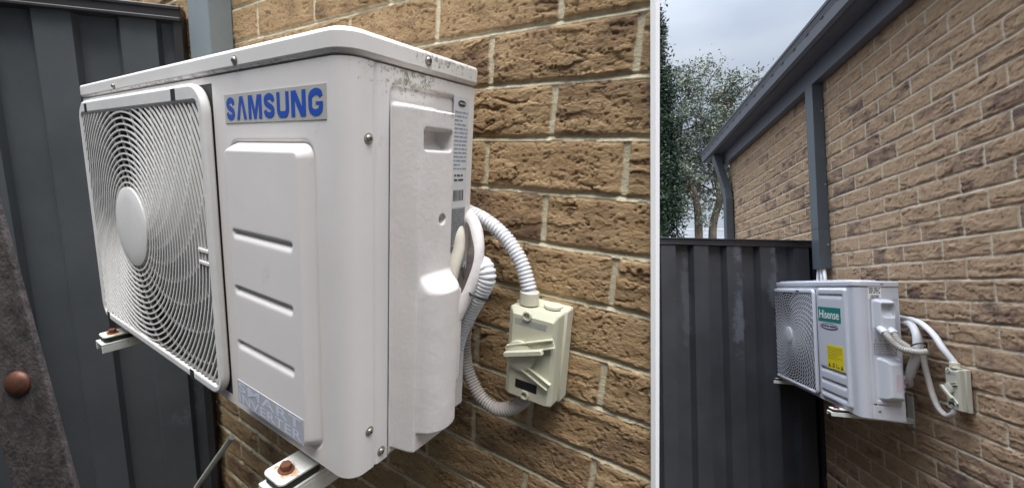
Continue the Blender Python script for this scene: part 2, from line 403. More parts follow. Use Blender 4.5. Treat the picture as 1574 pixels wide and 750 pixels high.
def print_rows(name, box, rows, plane, at, m, parent, fr, seed=1, gap=.35, fill=.8, h=.55, vertical=False):
    rs = random.Random(seed); mb = MB(); u0, u1, v0, v1 = box
    ph = (v1 - v0) / rows
    def q(a, b, c, d):
        if plane == 'front': mb.add([(a, c, at), (b, c, at), (b, d, at), (a, d, at)], [(0, 1, 2, 3)])
        else: mb.add([(at, c, -a), (at, c, -b), (at, d, -b), (at, d, -a)], [(0, 1, 2, 3)])
    if vertical:
        x = u0
        while x < u1 - .001:
            ww = rs.choice((.0006, .0009, .0014)); q(x, x + ww, v0, v1); x += ww + rs.choice((.0006, .001, .0014))
    else:
        for r in range(rows):
            x = u0; y = v1 - ph * (r + .5)
            end = u0 + (u1 - u0) * (1 if rs.random() < fill else rs.uniform(.4, .8))
            while x < end - ph * .5:
                ww = min(rs.uniform(.8, 3.5) * ph * .6, end - x); q(x, x + ww, y - ph * h / 2, y + ph * h / 2); x += ww + ph * gap
    return put(mb, name, m, parent, fr)

# ------------------------------------------------------------------ setting
me = bpy.data.meshes.new('ground'); S_ = 300
me.from_pydata([(-S_, -S_, -1.62), (S_, -S_, -1.62), (S_, S_, -1.62), (-S_, S_, -1.62)], [], [(0, 1, 2, 3)]); me.materials.append(M['ground'])
g = bpy.data.objects.new('ground', me); COL.objects.link(g); g['kind'] = 'structure'

def brick_wall_grid(name, x0, x1, y0, y1, zf, v0, ph, m, parent, fr, step, seed, amp, cut=None, rake=.0078):
    """rock faced bricks .24 x .086 with a mortar gap; ph = x phase of the perpends on odd rows, even rows half a brick on"""
    nx = int((x1 - x0) / step); ny = int((y1 - y0) / step)
    xs = np.linspace(x0, x1, nx + 1); ys = np.linspace(y0, y1, ny + 1)
    X, Y = np.meshgrid(xs, ys)
    if cut is not None:      # right hand end follows a leaning line x = cut(y)
        X = x0 + (X - x0) * ((cut(Y) - x0) / (x1 - x0))
    wob = (fbm(X * 18, Y * 30, seed, 3) - .5) * .0035
    kk = np.floor((v0 - (Y + wob)) / .086); fy = (v0 - (Y + wob)) - kk * .086
    off = np.where(kk % 2 == 0, ph + .12, ph)
    wob2 = (fbm(X * 40 + 9, Y * 25, seed + 50, 3) - .5) * .006
    bx = np.floor((X + wob2 - off) / .24); fx = (X + wob2 - off) - bx * .24
    d = np.minimum(np.minimum(fx, .24 - fx), np.minimum(fy, .086 - fy)) - .0042
    d = d + (fbm(X * 120, Y * 120, seed + 5, 3) - .5) * .003
    rs = np.random.RandomState(seed); tab = rs.rand(97, 89)
    tone = tab[(kk.astype(int)) % 97, (bx.astype(int)) % 89]
    tilt = (rs.rand(97, 89) - .5)[(kk.astype(int)) % 97, (bx.astype(int)) % 89]
    tilt2 = (rs.rand(97, 89) - .5)[(kk.astype(int)) % 97, (bx.astype(int)) % 89]
    br = sst(0, .0026, d); mort = 1 - sst(-.0005, .0016, d)
    xo = X + bx * 3.7 + kk * 1.3
    wx = xo * 6.5 + .8 * fbm(xo * 12, Y * 26, seed + 11, 3); wy = Y * 64 + 5.0 * fbm(xo * 6, Y * 12, seed + 12, 3) + .8 * fbm(xo * 60, Y * 60, seed + 13, 3)
    n1 = fbm(wx, wy, seed + 20, 2)
    m1 = sst(.44, .62, fbm(xo * 11, Y * 24, seed + 30, 3))
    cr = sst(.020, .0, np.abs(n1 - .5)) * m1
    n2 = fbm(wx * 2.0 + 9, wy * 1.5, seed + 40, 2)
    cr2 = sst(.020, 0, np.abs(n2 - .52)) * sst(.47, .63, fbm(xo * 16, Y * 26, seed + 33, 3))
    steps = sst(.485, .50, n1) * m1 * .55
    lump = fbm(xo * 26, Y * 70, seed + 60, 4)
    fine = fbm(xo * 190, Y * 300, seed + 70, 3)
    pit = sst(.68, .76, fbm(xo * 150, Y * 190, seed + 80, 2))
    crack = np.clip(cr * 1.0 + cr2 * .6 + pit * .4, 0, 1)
    h = rake + amp * (steps - cr * 1.1 - cr2 * .7 + (lump - .5) * .45 + (fine - .5) * .45 - pit * .45) + tilt * .0014 + tilt2 * (fy - .043) * .02
    edge = sst(0, .008, d) * .0012 - .001
    hm = (fbm(X * 70, Y * 70, seed + 90, 4) - .5) * .003
    # struck joints: set back under the upper brick, nearly flush on the lower one
    jj = np.where(fy > .043, (fy - .0812) / .0092, (fy + .0048) / .0092); bed = (jj > 0) & (jj < 1) & ((fy < .0055) | (fy > .0805))
    hm = hm * .6 + np.where(bed, rake * (.02 + .85 * jj), rake * .45)
    H = hm * (1 - br) + br * (h + edge)
    Z = zf - rake + H
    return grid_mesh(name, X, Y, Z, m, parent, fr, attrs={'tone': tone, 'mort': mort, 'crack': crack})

def unit_body(tg, fr, W, H, D, opening, step, m, hfun, lid_h=.03, rc=.035):
    """cabinet as one sheet running round the front and the right side, with an opening for the fan; plus back, left, bottom"""
    ox0, ox1, oy0, oy1 = opening
    s1 = W - rc; arc = math.pi / 2 * rc; s2 = s1 + arc; s3 = s2 + D - rc
    sa = np.concatenate([np.linspace(0, W + ox0, 3)[:-1], np.linspace(W + ox0, W + ox1, 8)[:-1], np.arange(W + ox1, s3 - step * .5, step), [s3]])
    y = np.concatenate([np.linspace(-H, oy0, 20)[:-1], np.arange(oy0, oy1, step), np.linspace(oy1, -lid_h, 6)])
    S2, Y = np.meshgrid(sa, y)
    th = np.clip((S2 - s1) / rc, 0, math.pi / 2)
    nx, nz = np.sin(th), np.cos(th)
    X = np.where(S2 < s1, -W + S2, -rc + rc * nx); Z = np.where(S2 > s2, -rc - (S2 - s2), -rc + rc * nz)
    X = np.where(S2 > s2, 0, X); Z = np.where(S2 < s1, 0, Z)
    h = hfun(X, Y, Z, S2 < s1, S2 > s2)
    X = X + nx * h; Z = Z + nz * h
    cs = (S2[:-1, :-1] + S2[1:, 1:]) / 2; cy = (Y[:-1, :-1] + Y[1:, 1:]) / 2
    keep = ~((cs > W + ox0) & (cs < W + ox1) & (cy > oy0) & (cy < oy1))
    o = grid_mesh('cabinet', X, Y, Z, m, tg, fr, keep=keep)
    mb = MB()
    t = .001
    mb.box(-W, -W + t, -H, -lid_h, -D, -.001); mb.box(-W + t, -.001, -H, -lid_h, -D, -D + t)
    base = [(-W + t, -.002), (-rc, -.002)] + [(-rc + (rc - .002) * math.sin(a), -rc + (rc - .002) * math.cos(a)) for a in [math.pi / 2 * i / 8 for i in range(1, 9)]] + [(-.002, -D + t), (-W + t, -D + t)]
    mb.prism(base, -H + .001, -H + .012, 'y'); mb.prism(base, -lid_h - .004, -lid_h - .002, 'y')
    put(mb, 'back_panel', m, tg, fr)
    return o

def grille(tg, fr, x0, x1, y0, y1, cx, cy, rh, pitch, m, mdark, mfan, spokes, swirl, rib, zf, fw, topw, rcorn, proud, gd=.007, rd=.004):
    ix0, ix1, iy0, iy1 = x0 + fw, x1 - fw, y0 + topw * .7, y1 - topw
    # frame
    mb = MB(); out = rr(x0, x1, y0, y1, rcorn, 8); out2 = rr(x0 + .004, x1 - .004, y0 + .004, y1 - .004, rcorn, 8); inn = rr(ix0, ix1, iy0, iy1, .008, 8)
    mb.ring(out, inn, zf, zf + proud)
    fo = put(mb, 'grille_frame', m, tg, fr, bevel=.004, smooth=True)
    # concentric ribs
    rm = math.hypot(max(cx - x0, x1 - cx), max(cy - y0, y1 - cy)); rb = MB()
    e = .002
    def inside(x, y): return ix0 - e < x < ix1 + e and iy0 - e < y < iy1 + e
    zt = zf + proud - .002
    r = rh + pitch * .8; radii = []
    while r < rm: radii.append(r); r += pitch
    for k, r in enumerate(radii):
        n = max(90, int(r * 2 * math.pi / .006)); hw = rib / 2
        prev = None
        for i in range(n + 1):
            a = 2 * math.pi * i / n; c, s = math.cos(a), math.sin(a)
            if inside(cx + r * c, cy + r * s):
                q = [(cx + (r - hw) * c, cy + (r - hw) * s, zt), (cx + (r + hw) * c, cy + (r + hw) * s, zt), (cx + (r + hw * .6) * c, cy + (r + hw * .6) * s, zt - gd), (cx + (r - hw * .6) * c, cy + (r - hw * .6) * s, zt - gd)]
                b = len(rb.v); rb.v += q
                if prev is not None: rb.f += [(prev + j, prev + (j + 1) % 4, b + (j + 1) % 4, b + j) for j in range(4)]
                prev = b
            else: prev = None
    go = put(rb, 'grille_rings', m, tg, fr)
    # spiral ribs behind the rings
    sp = MB()
    for j in range(spokes):
        a0 = 2 * math.pi * j / spokes; prev = None; r = rh * .96
        while r < rm:
            f_ = max(r - rh, 0) / (rm - rh); a = a0 + swirl * f_ ** .8
            x, y = cx + r * math.cos(a), cy + r * math.sin(a)
            if inside(x, y):
                da = 1e-3; f2 = (r + da - rh) / (rm - rh); a2 = a0 + swirl * max(f2, 0) ** .8
                tx, ty = cx + (r + da) * math.cos(a2) - x, cy + (r + da) * math.sin(a2) - y; l = math.hypot(tx, ty)
                nx, ny = -ty / l * rib * .4, tx / l * rib * .4
                b = len(sp.v); sp.v += [(x + nx, y + ny, zt - rd), (x - nx, y - ny, zt - rd), (x - nx, y - ny, zt - gd - rd), (x + nx, y + ny, zt - gd - rd)]
                if prev is not None: sp.f += [(prev + i, prev + (i + 1) % 4, b + (i + 1) % 4, b + i) for i in range(4)]
                prev = b
            else: prev = None
            r += .012
    put(sp, 'grille_ribs', m, tg, fr)
    hb = MB(); hb.dome((cx, cy, zt - .010), (0, 0, 1), rh, .004, 40, 4, base=.012)
    put(hb, 'grille_hub', m, tg, fr, smooth=True)
    # shroud: plate with a round hole, sleeve, dark coil behind
    sh = MB(); n = 64; R_ = min(x1 - x0, y1 - y0) / 2 - .012
    cx2, cy2 = (x0 + x1) / 2, (y0 + y1) / 2
    sq = []
    for i in range(n):
        a = 2 * math.pi * i / n + math.pi / 4; c, s = math.cos(a), math.sin(a); k = 1 / max(abs(c), abs(s))
        sq.append((cx2 + c * k * (x1 - x0) / 2 * .999, cy2 + s * k * (y1 - y0) / 2 * .999))
    ci = [(cx2 + R_ * math.cos(2 * math.pi * i / n + math.pi / 4), cy2 + R_ * math.sin(2 * math.pi * i / n + math.pi / 4)) for i in range(n)]
    sh.ring(sq, ci, zf - .004, zf - .002)
    ci2 = [(cx2 + (p[0] - cx2) * 1.006, cy2 + (p[1] - cy2) * 1.006) for p in ci]
    sh.ring(ci2, ci, zf - .08, zf - .004)
    put(sh, 'fan_shroud', mdark, tg, fr)
    cb = MB(); cb.box(x0 + .004, x1 - .004, y0 + .004, y1 - .004, zf - .125, zf - .115)
    for i in range(40):
        xx = x0 + .01 + (x1 - x0 - .02) * i / 39; cb.box(xx - .0012, xx + .0012, y0 + .01, y1 - .01, zf - .115, zf - .108)
    put(cb, 'coil', M['dark'], tg, fr)
    fn = MB(); fn.dome((cx2, cy2, zf - .07), (0, 0, 1), .06, .02, 24, 4, base=.02)
    for b in range(3):
        a0 = 2 * math.pi * b / 3 + .5; v = []; f = []
        for i in range(9):
            for j in range(9):
                rr_ = .05 + (R_ - .012 - .05) * i / 8; a = a0 + (j / 8) * (1.15 + .25 * i / 8) + .35 * i / 8
                v.append((cx2 + rr_ * math.cos(a), cy2 + rr_ * math.sin(a), zf - .072 + .045 * j / 8))
        for i in range(8):
            for j in range(8):
                q = i * 9 + j; f.append((q, q + 1, q + 10, q + 9))
        v2 = [(p[0], p[1], p[2] - .003) for p in v]
        fn.add(v, f); fn.add(v2, [t[::-1] for t in f])
    put(fn, 'fan', mfan, tg, fr, smooth=True)
    return zt
def screw(tg, fr, c, n, r, m, name='screw'):
    mb = MB(); n = Vector(n).normalized(); mb.dome(c, n, r * 1.5, .0012, 14, 2, base=.0006); mb.dome(Vector(c) + n * .0012, n, r, r * .6, 14, 4)
    u = n.orthogonal().normalized(); w_ = n.cross(u)
    o = put(mb, name, m, tg, fr, smooth=True)
    k = MB(); cc = Vector(c) + n * (.0012 + r * .62)
    k.obox(cc, u * r * .5, w_ * r * .12, n * .0003); k.obox(cc, w_ * r * .5, u * r * .12, n * .0002)
    s = put(k, 'cross_slot', M['black'], o, fr)
    return o

# ================================================================== CORNER A (near unit, left)
DA, WA, HA, gA = .2596, .931, .5699, .0738
zA = -(DA + gA)
# brick wall behind the near unit; a white divider strip is added at its right end
cutA = lambda y: .2386 - (y - 0.0) * .1156
tg, fr = thing('brick_wall', TA, (-.4, -1.95, zA), 'tan rock-faced brick wall behind the large blue-badged outdoor unit', 'wall')
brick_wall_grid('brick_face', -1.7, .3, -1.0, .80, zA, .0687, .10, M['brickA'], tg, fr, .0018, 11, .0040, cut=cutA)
mb = MB()
mb.add([(-1.7, -1.99, zA - .009), (cutA(-1.99), -1.99, zA - .009), (cutA(.8), .8, zA - .009), (-1.7, .8, zA - .009),
        (-1.7, -1.99, zA - .09), (cutA(-1.99) - .03, -1.99, zA - .09), (cutA(.8) - .03, .8, zA - .09), (-1.7, .8, zA - .09)],
       [(0, 1, 2, 3), (7, 6, 5, 4), (0, 4, 5, 1), (1, 5, 6, 2), (2, 6, 7, 3), (3, 7, 4, 0)])
put(mb, 'wall_core', M['brickA'], tg, fr)
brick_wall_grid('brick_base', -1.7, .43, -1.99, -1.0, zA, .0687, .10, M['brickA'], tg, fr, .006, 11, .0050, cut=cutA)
mb = MB()
def tp(y, dx, z): return (cutA(y) + dx, y, z)
mb.add([tp(-1.99, .0, zA - .02), tp(-1.99, .0066, zA - .02), tp(.8, .0066, zA - .02), tp(.8, 0, zA - .02), tp(-1.99, .0, zA + .006), tp(-1.99, .0066, zA + .006), tp(.8, .0066, zA + .006), tp(.8, 0, zA + .006)],
       [(3, 2, 1, 0), (4, 5, 6, 7), (0, 1, 5, 4), (1, 2, 6, 5), (2, 3, 7, 6), (3, 0, 4, 7)])
tg, fr = thing('added_divider', TA, (.3, -1.95, zA), 'narrow white divider strip added between the two corners at the right end of the tan brick wall', 'trim')  # added strip dividing the two corners; the wall itself has no trim
put(mb, 'divider_strip', M['dividerW'], tg, fr)

# fence sheet profile helper
def fence(T, A, u, s1, ybot, ytop, label, m, mrail, raised, capb, capt, group, start=0.0, per=.2135, depth=.028, rec=.073, shift=0):
    A = Vector(A); u = Vector(u); n = Vector((-u.z, 0, u.x))
    if n.z * 0 + n.x < 0: n = -n
    tg, fr = thing('metal_fence', T, (A.x, ybot, A.z), label, 'fence', group)
    # profile: recess until rec, step up sharp, raised, slope down over .017, recess...
    prof = [(0, 0)]; s = rec
    while s < s1:
        prof += [(s - .006, 0), (s, depth), (s + .094, depth), (s + .1135, 0)]; s += per
    prof.append((s1, 0))
    v = []; f = []
    for (s_, h) in prof:
        p = A + u * s_ + n * h
        v += [(p.x, ybot, p.z), (p.x, ytop, p.z)]
    for i in range(len(prof) - 1): f.append((2 * i, 2 * i + 2, 2 * i + 3, 2 * i + 1))
    k = len(v)
    v = v + [tuple(Vector(q) - n * .0012) for q in v]
    f += [tuple(j + k for j in q[::-1]) for q in f]
    o = finish('fence_sheet', v, f, m, tg, fr)
    mb = MB(); c = A + u * (s1 / 2)
    hh = (capt - capb) / 2
    mb.obox((c.x + n.x * .012, (capb + capt) / 2, c.z + n.z * .012), u * (s1 / 2), (0, hh, 0), n * .033)
    mb.obox((c.x + n.x * .012, capt - .005, c.z + n.z * .012), u * (s1 / 2), (0, .0055, 0), n * .038)
    mb.obox((c.x + n.x * .012, capb + .005, c.z + n.z * .012), u * (s1 / 2), (0, .0055, 0), n * .037)
    put(mb, 'top_rail', mrail, tg, fr, bevel=.003, smooth=True)
    mb = MB(); mb.obox((c.x + n.x * .012, ybot + .03, c.z + n.z * .012), u * (s1 / 2), (0, .03, 0), n * .032)
    put(mb, 'bottom_rail', mrail, tg, fr, bevel=.003)
    for e in (0.012,):
        q = A + u * e; mb = MB(); mb.obox((q.x + n.x * .012, (ybot + ytop) / 2, q.z + n.z * .012), u * .012, (0, (ytop - ybot) / 2, 0), n * .028)
        put(mb, 'fence_post', mrail, tg, fr, bevel=.002)
    return tg, fr
fence(TA, (-1.135, 0, -.328), (-.610, 0, .792), 1.15, -1.93, .245, 'grey ribbed metal fence beside the large unit with its round fan grille', M['fenceA'], M['railA'], 1, .237, .278, None)
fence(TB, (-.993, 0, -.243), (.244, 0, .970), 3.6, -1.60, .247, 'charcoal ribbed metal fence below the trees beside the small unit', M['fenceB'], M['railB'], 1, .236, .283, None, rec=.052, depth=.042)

fence(TA, (-1.5, 0, .80), (1, 0, 0), 1.9, -1.93, .60, 'grey ribbed metal fence added out of view to shade the large unit', M['fenceA'], M['railA'], 1, .592, .633, None)  # unseen fence, added to darken the lower part of this corner
fence(TB, (-.95, 0, 1.32), (1, 0, 0), 2.05, -1.60, 1.30, 'charcoal ribbed metal fence added out of view to shade the small unit', M['fenceB'], M['railB'], 1, 1.29, 1.337, None)  # unseen and added: tall enough to shade the low bricks

fence(TB, (3.2, 0, 1.30), (0, 0, -1), 1.53, -1.60, .95, 'charcoal ribbed metal fence added behind the viewpoint to shade the alley', M['fenceB'], M['railB'], 1, .94, .987, None)  # added behind the camera to hold back low light

# duct cover A: square grey post fixed on the wall behind the unit
tg, fr = thing('duct_cover', TA, (-.91, -.10, zA), 'square grey duct cover rising behind the large outdoor unit', 'duct cover')
mb = MB(); mb.box(-.975, -.857, -.10, .80, zA + .002, zA + .067); put(mb, 'duct_casing', M['ductA'], tg, fr, bevel=.003, smooth=True)

# ---- the near unit
UA, FA = thing('outdoor_unit', TA, (-WA / 2, -HA, -DA / 2), 'large weathered white outdoor unit with blue lettering and round fan grille', 'air conditioner')
RCA = .026
def hA(X, Y, Z, front, side):
    h = np.zeros_like(X)
    e = .0022
    p = sd_rr(X, Y, -.256, -.060, -.546, -.128, .018)
    hp = .0165 * (1 - np.clip((p + .010) / .010, 0, 1))
    for (ga, gb) in (((-.232, -.256), (-.088, -.2575)), ((-.236, -.343), (-.092, -.3455)), ((-.238, -.432), (-.094, -.435))):
        yc = ga[1]; x_0, x_1 = ga[0], gb[0]
        dy = Y - yc; inx = sst(x_0 - .003, x_0 + .002, X) * (1 - sst(x_1 - .002, x_1 + .003, X))
        hp = hp - .007 * inx * np.exp(-(np.where(dy > 0, dy / .0022, dy / .0055)) ** 2)
    hp = hp - .0035 * np.exp(-((p - .0015) / .0024) ** 2)
    h = np.where(front, hp, 0)
    # side: seam line and the shallow recess around the service cover
    seam = np.exp(-((Z + .047) / .0016) ** 2) * .003
    rp_ = sd_rr(Z, Y, -.214, -.074, -.62, -.052, .012)
    rec = .0035 * (1 - sst(-.002, .001, rp_)) + .0025 * np.exp(-((rp_ + .0) / .002) ** 2)
    h = h - np.where(side, seam + rec, 0)
    return h
unit_body(UA, FA, WA, HA, DA, (-.912, -.303, -.553, -.041), .0021, M['ironA'], hA, lid_h=.031, rc=RCA)
# lid
def lid(tg, fr, W, D, h, rc, m, over=.004, top=0.0):
    mb = MB()
    o = over
    pts = [(-W - o, o), (-rc, o)] + [(-rc + (rc + o) * math.sin(a), -rc + (rc + o) * math.cos(a)) for a in [math.pi / 2 * i / 10 for i in range(1, 11)]] + [(o, -D - o), (-W - o, -D - o)]
    mb.prism(pts, -h, 0, 'y')
    put(mb, 'top_lid', m, tg, fr, bevel=.006, smooth=True)
lid(UA, FA, WA, DA, .029, RCA, M['lidA'])
grille(UA, FA, -.915, -.303, -.558, -.040, -.655, -.300, .082, .0115, M['grillA'], M['innergrey'], M['fan'], 26, 1.3, .0034, .0015, .018, .028, .046, .015, .0032, .0026)
# four small dark clip slots in the grille frame
for (x, y) in ((-.856, -.056), (-.40, -.054), (-.875, -.5465), (-.42, -.549)):
    mb = MB(); mb.box(x - .008, x + .008, y - .009, y + .009, .0162, .0170); put(mb, 'clip_slot', M['black'], UA, FA)
mb = MB(); mb.box(-.356, -.322, -.305, -.299, .008, .0162); mb.box(-.356, -.322, -.326, -.320, .008, .0162); put(mb, 'grille_tab', M['grillA'], UA, FA, bevel=.001)
# badge with blue lettering
bd = plate('badge', [(-.266, -.100), (-.031, -.100), (-.031, -.060), (-.266, -.060)], 'front', 0, .0009, M['badge'], UA, FA, label='silver badge strip with blue SAMSUNG lettering')
def strip(pts, t, smooth=True):
    q = spline([(a, b, 0) for a, b in pts], 7) if smooth else [Vector((a, b, 0)) for a, b in pts]
    v = []; f = []
    for i, p in enumerate(q):
        d = (q[min(i + 1, len(q) - 1)] - q[max(i - 1, 0)]).normalized(); n = Vector((-d.y, d.x, 0)) * t / 2
        v += [(p.x + n.x, p.y + n.y), (p.x - n.x, p.y - n.y)]
    for i in range(len(q) - 1): f.append((2 * i, 2 * i + 1, 2 * i + 3, 2 * i + 2))
    return v, f
def poly(*p): return list(p), [tuple(range(len(p)))]
GLY = {'S': [strip([(.85, .66), (.80, .81), (.5, .88), (.19, .79), (.19, .63), (.5, .50), (.81, .37), (.81, .20), (.5, .12), (.19, .20), (.15, .34)], .25)],
       'L': [poly((0, 0), (.27, 0), (.5, .78), (.73, 0), (1, 0), (.66, 1), (.34, 1))],
       'M': [poly((0, 0), (.22, 0), (.22, .70), (.41, 0), (.59, 0), (.78, .70), (.78, 0), (1, 0), (1, 1), (.68, 1), (.5, .38), (.32, 1), (0, 1))],
       'U': [strip([(.135, 1), (.135, .6), (.14, .3), (.25, .15), (.5, .115), (.75, .15), (.86, .3), (.865, .6), (.865, 1)], .26)],
       'N': [poly((0, 0), (.26, 0), (.26, .62), (.66, 0), (1, 0), (1, 1), (.74, 1), (.74, .38), (.34, 1), (0, 1))],
       'G': [strip([(.86, .69), (.80, .82), (.5, .88), (.19, .77), (.14, .5), (.19, .23), (.5, .12), (.80, .20), (.86, .34), (.86, .52)], .25), poly((.52, .40), (.734, .40), (.734, .52), (.52, .52))]}
mb = MB(); u = -.2610
for ch, wd in zip('SLMSUNG', (.024, .027, .034, .026, .027, .030, .0285)):
    for v, f in GLY[ch]: mb.add([(u + a * wd, -.0958 + b * .0315, .0013) for a, b in v], f)
    u += wd + .0047
put(mb, 'lettering', M['blue'], bd, FA)
iv = plate('inverter_label', [(-.2495, -.538), (-.0745, -.538), (-.0745, -.498), (-.2495, -.498)], 'front', .0167, .0005, M['inv'], UA, FA, label='frosted label reading SMART INVERTER')
text('lettering', 'SMART', (-.246, -.079, -.5165, -.5005), 'front', .0172, M['invtxt'], iv, FA, bold=.012, spacing=1.1)
text('lettering', 'INVERTER', (-.246, -.079, -.535, -.5195), 'front', .0172, M['invtxt'], iv, FA, bold=.012, spacing=1.05)
for c, n in (((-.224, -.017, .004), (0, 0, 1)), ((-.705, -.018, .004), (0, 0, 1)), ((.004, -.013, -.140), (1, 0, 0))): screw(UA, FA, c, n, .0048, M['steel'])
for c, n in (((0, -.120, -.036), (1, 0, 0)), ((0, -.51, -.036), (1, 0, 0)), ((0, -.553, -.058), (1, 0, 0))): screw(UA, FA, c, n, .0048, M['steel'])

# service cover (height field standing out of the side)
def hcov(Zz, Y):
    p = sd_rr(Zz, Y, -.163, -.0745, -.560, -.073, .006)
    h = .040 * (1 - sst(-.009, .0005, p))
    slot = sd_rr(Zz, Y, -.149, -.092, -.131, -.104, .004); h = h - .026 * (1 - sst(-.0025, .001, slot)) * (1 - .45 * sst(-.112, -.133, Y))
    hole = np.hypot(Zz + .133, Y + .222); h = h - .016 * (1 - sst(.0050, .0072, hole))
    t = (Zz + .1245) / .0375
    prof = np.sqrt(np.clip(1 - np.abs(t) ** 2.2, 0, 1))
    bul = .028 * prof * sst(-.292, -.318, Y) * sst(-.526, -.520, Y)
    h = h + bul * (np.abs(t) < 1)
    h = h + (fbm(Zz * 30, Y * 30, 5, 3) - .5) * .0008
    return h
st = .0014
Yg = np.arange(-.5625, -.0700, st); Zg = np.arange(-.0720, -.1700, -st)
ZZ, YY = np.meshgrid(Zg, Yg)
grid_mesh('service_cover', .0006 + hcov(ZZ, YY), YY, ZZ, M['plasA'], UA, FA)
mb = MB(); mb.prism(rr(-.218, -.1635, -.505, -.335, .018), .0005, .024, 'x'); put(mb, 'pipe_cover', M['plasA'], UA, FA, bevel=.006, smooth=True)
# rating stickers on the side
s1 = plate('rating_label', [(.206, -.292), (.2455, -.292), (.2455, -.048), (.206, -.048)], 'side', 0, .0005, mat('pale_rating_label', (.66, .67, .68), .4), UA, FA)
X0 = .0009
mb = MB(); mb.prism([(-.226 + .010 * math.cos(a), -.058 + .0045 * math.sin(a)) for a in [2 * math.pi * i / 24 for i in range(24)]], X0, X0 + .0003, 'x'); el = put(mb, 'logo_oval', M['blackpaper'], s1, FA)
text('lettering', 'SAMSUNG', (.2185, .2335, -.0592, -.0568), 'side', X0 + .0003, M['white'], el, FA, bold=.01)
print_rows('fine_print', (.209, .2425, -.158, -.068), 15, 'side', X0, M['bluep'], s1, FA, 3, h=.28, fill=.9)
print_rows('fine_print', (.212, .2400, -.176, -.162), 2, 'side', X0, M['blackpaper'], s1, FA, 4, h=.4)
print_rows('bar_code', (.211, .2380, -.205, -.188), 1, 'side', X0, M['blackpaper'], s1, FA, 5, vertical=True)
mb = MB(); mb.box(X0 - .0003, X0, -.288, -.216, -.2445, -.207); put(mb, 'grey_panel', M['greylab'], s1, FA)
print_rows('fine_print', (.2085, .2430, -.275, -.218), 16, 'side', X0 + .0002, M['blackpaper'], s1, FA, 6, h=.35)
print_rows('bar_code', (.209, .2430, -.286, -.277), 1, 'side', X0 + .0002, M['blackpaper'], s1, FA, 7, vertical=True)

# ---- brackets that carry a unit
def bracket(T, x, yb, zfront, zwall, label, group, m, mbolt, up=.25, wdt=.022, ah=.034, padz=.03):
    tg, fr = thing('wall_bracket', T, (x, yb - .03, zfront - .03), label, 'bracket', group)
    mb = MB(); w_ = wdt
    mb.box(x - w_, x + w_, yb - .006, yb - .001, zwall + .001, zfront); mb.box(x - w_, x - w_ + .003, yb - ah, yb - .006, zwall + .001, zfront); mb.box(x + w_ - .003, x + w_, yb - ah, yb - .006, zwall + .001, zfront)
    put(mb, 'arm', m, tg, fr, bevel=.0015)
    mb = MB(); mb.box(x - w_, x + w_, yb - .036, yb + up, zwall + .001, zwall + .005)
    u_ = put(mb, 'upright', m, tg, fr, bevel=.001)
    for k in (.015, -.02):
        q = MB(); q.dome((x + .004, yb + k - .04, zwall + .0052), (0, 0, 1), .006, .004, 12, 3); put(q, 'bolt', M['steel'], u_, fr)
    mb = MB(); mb.prism(rr(x - w_ + .002, x + w_ - .002, zfront - .075, zfront - .008, .008), yb, yb + .011, 'y'); put(mb, 'rubber_pad', M['pad'], tg, fr)
    mb = MB(); mb.prism(rr(x - w_ + .001, x + w_ - .001, zfront - .078, zfront - .006, .009), yb + .011, yb + .015, 'y'); put(mb, 'foot_plate', m, tg, fr, bevel=.001, smooth=True)
    mb = MB(); hx = [(x + .0085 * math.cos(a), zfront - padz + .0085 * math.sin(a)) for a in [math.pi / 3 * i for i in range(6)]]
    mb.prism([(x + .012 * math.cos(a), zfront - padz + .012 * math.sin(a)) for a in [math.pi / 8 * i for i in range(16)]], yb + .0152, yb + .017, 'y')
    mb.prism(hx, yb + .0171, yb + .025, 'y'); put(mb, 'bolt', mbolt, tg, fr, bevel=.001)
    return tg
GA_ = 'wall brackets carrying the outdoor units'
bracket(TA, -.855, -.602, .048, zA, 'white bracket end with rust-stained bolt below the round fan grille', GA_, M['bracket'], M['rust'], up=.1, ah=.024)
bracket(TA, -.108, -.602, .055, zA, 'white bracket end with big rusty bolt below the SMART INVERTER label', GA_, M['bracket'], M['rust'], up=.1, wdt=.024)
bracket(TB, -.90, -.632, .066, -(.1584 + .0932), 'white bracket end below the swirling grille of the small unit', GA_, M['bracket'], M['redbolt'], up=.1, ah=.020)
bracket(TB, -.135, -.632, .066, -(.1584 + .0932), 'white bracket end with dark red bolt below the small unit', GA_, M['bracket'], M['redbolt'], up=.1, ah=.020)

# ---- conduits A
def conduit(name, T, pts, r, m, label, cat, pitch=0, amp=.14, group=None, seg=18, fit=None, n=12):
    tg, fr = thing(name, T, pts[0], label, cat, group)
    mb = MB(); mb.tube(spline(pts, n), r, seg, pitch, amp); o = put(mb, 'hose', m, tg, fr, smooth=True, ang=60)
    return tg, fr
GC = 'conduits and pipes beside the large unit'
conduit('conduit', TA, [(-.06, -.222, -.300), (-.03, -.229, -.295), (.010, -.241, -.293), (.049, -.264, -.293), (.082, -.300, -.292), (.100, -.338, -.290), (.103, -.350, -.290)], .0115, M['condW'],
        'white corrugated conduit arching down to the top of the beige switch', 'conduit', .0062, .2, GC)
conduit('conduit', TA, [(.114, -.523, -.292), (.104, -.543, -.292), (.080, -.566, -.291), (.050, -.576, -.290), (.015, -.560, -.290), (-.012, -.520, -.291), (-.022, -.470, -.293), (-.020, -.41, -.296), (-.03, -.36, -.30)], .0112, M['condG'],
        'grey corrugated conduit looping from under the beige switch', 'conduit', .0055, .2, GC)
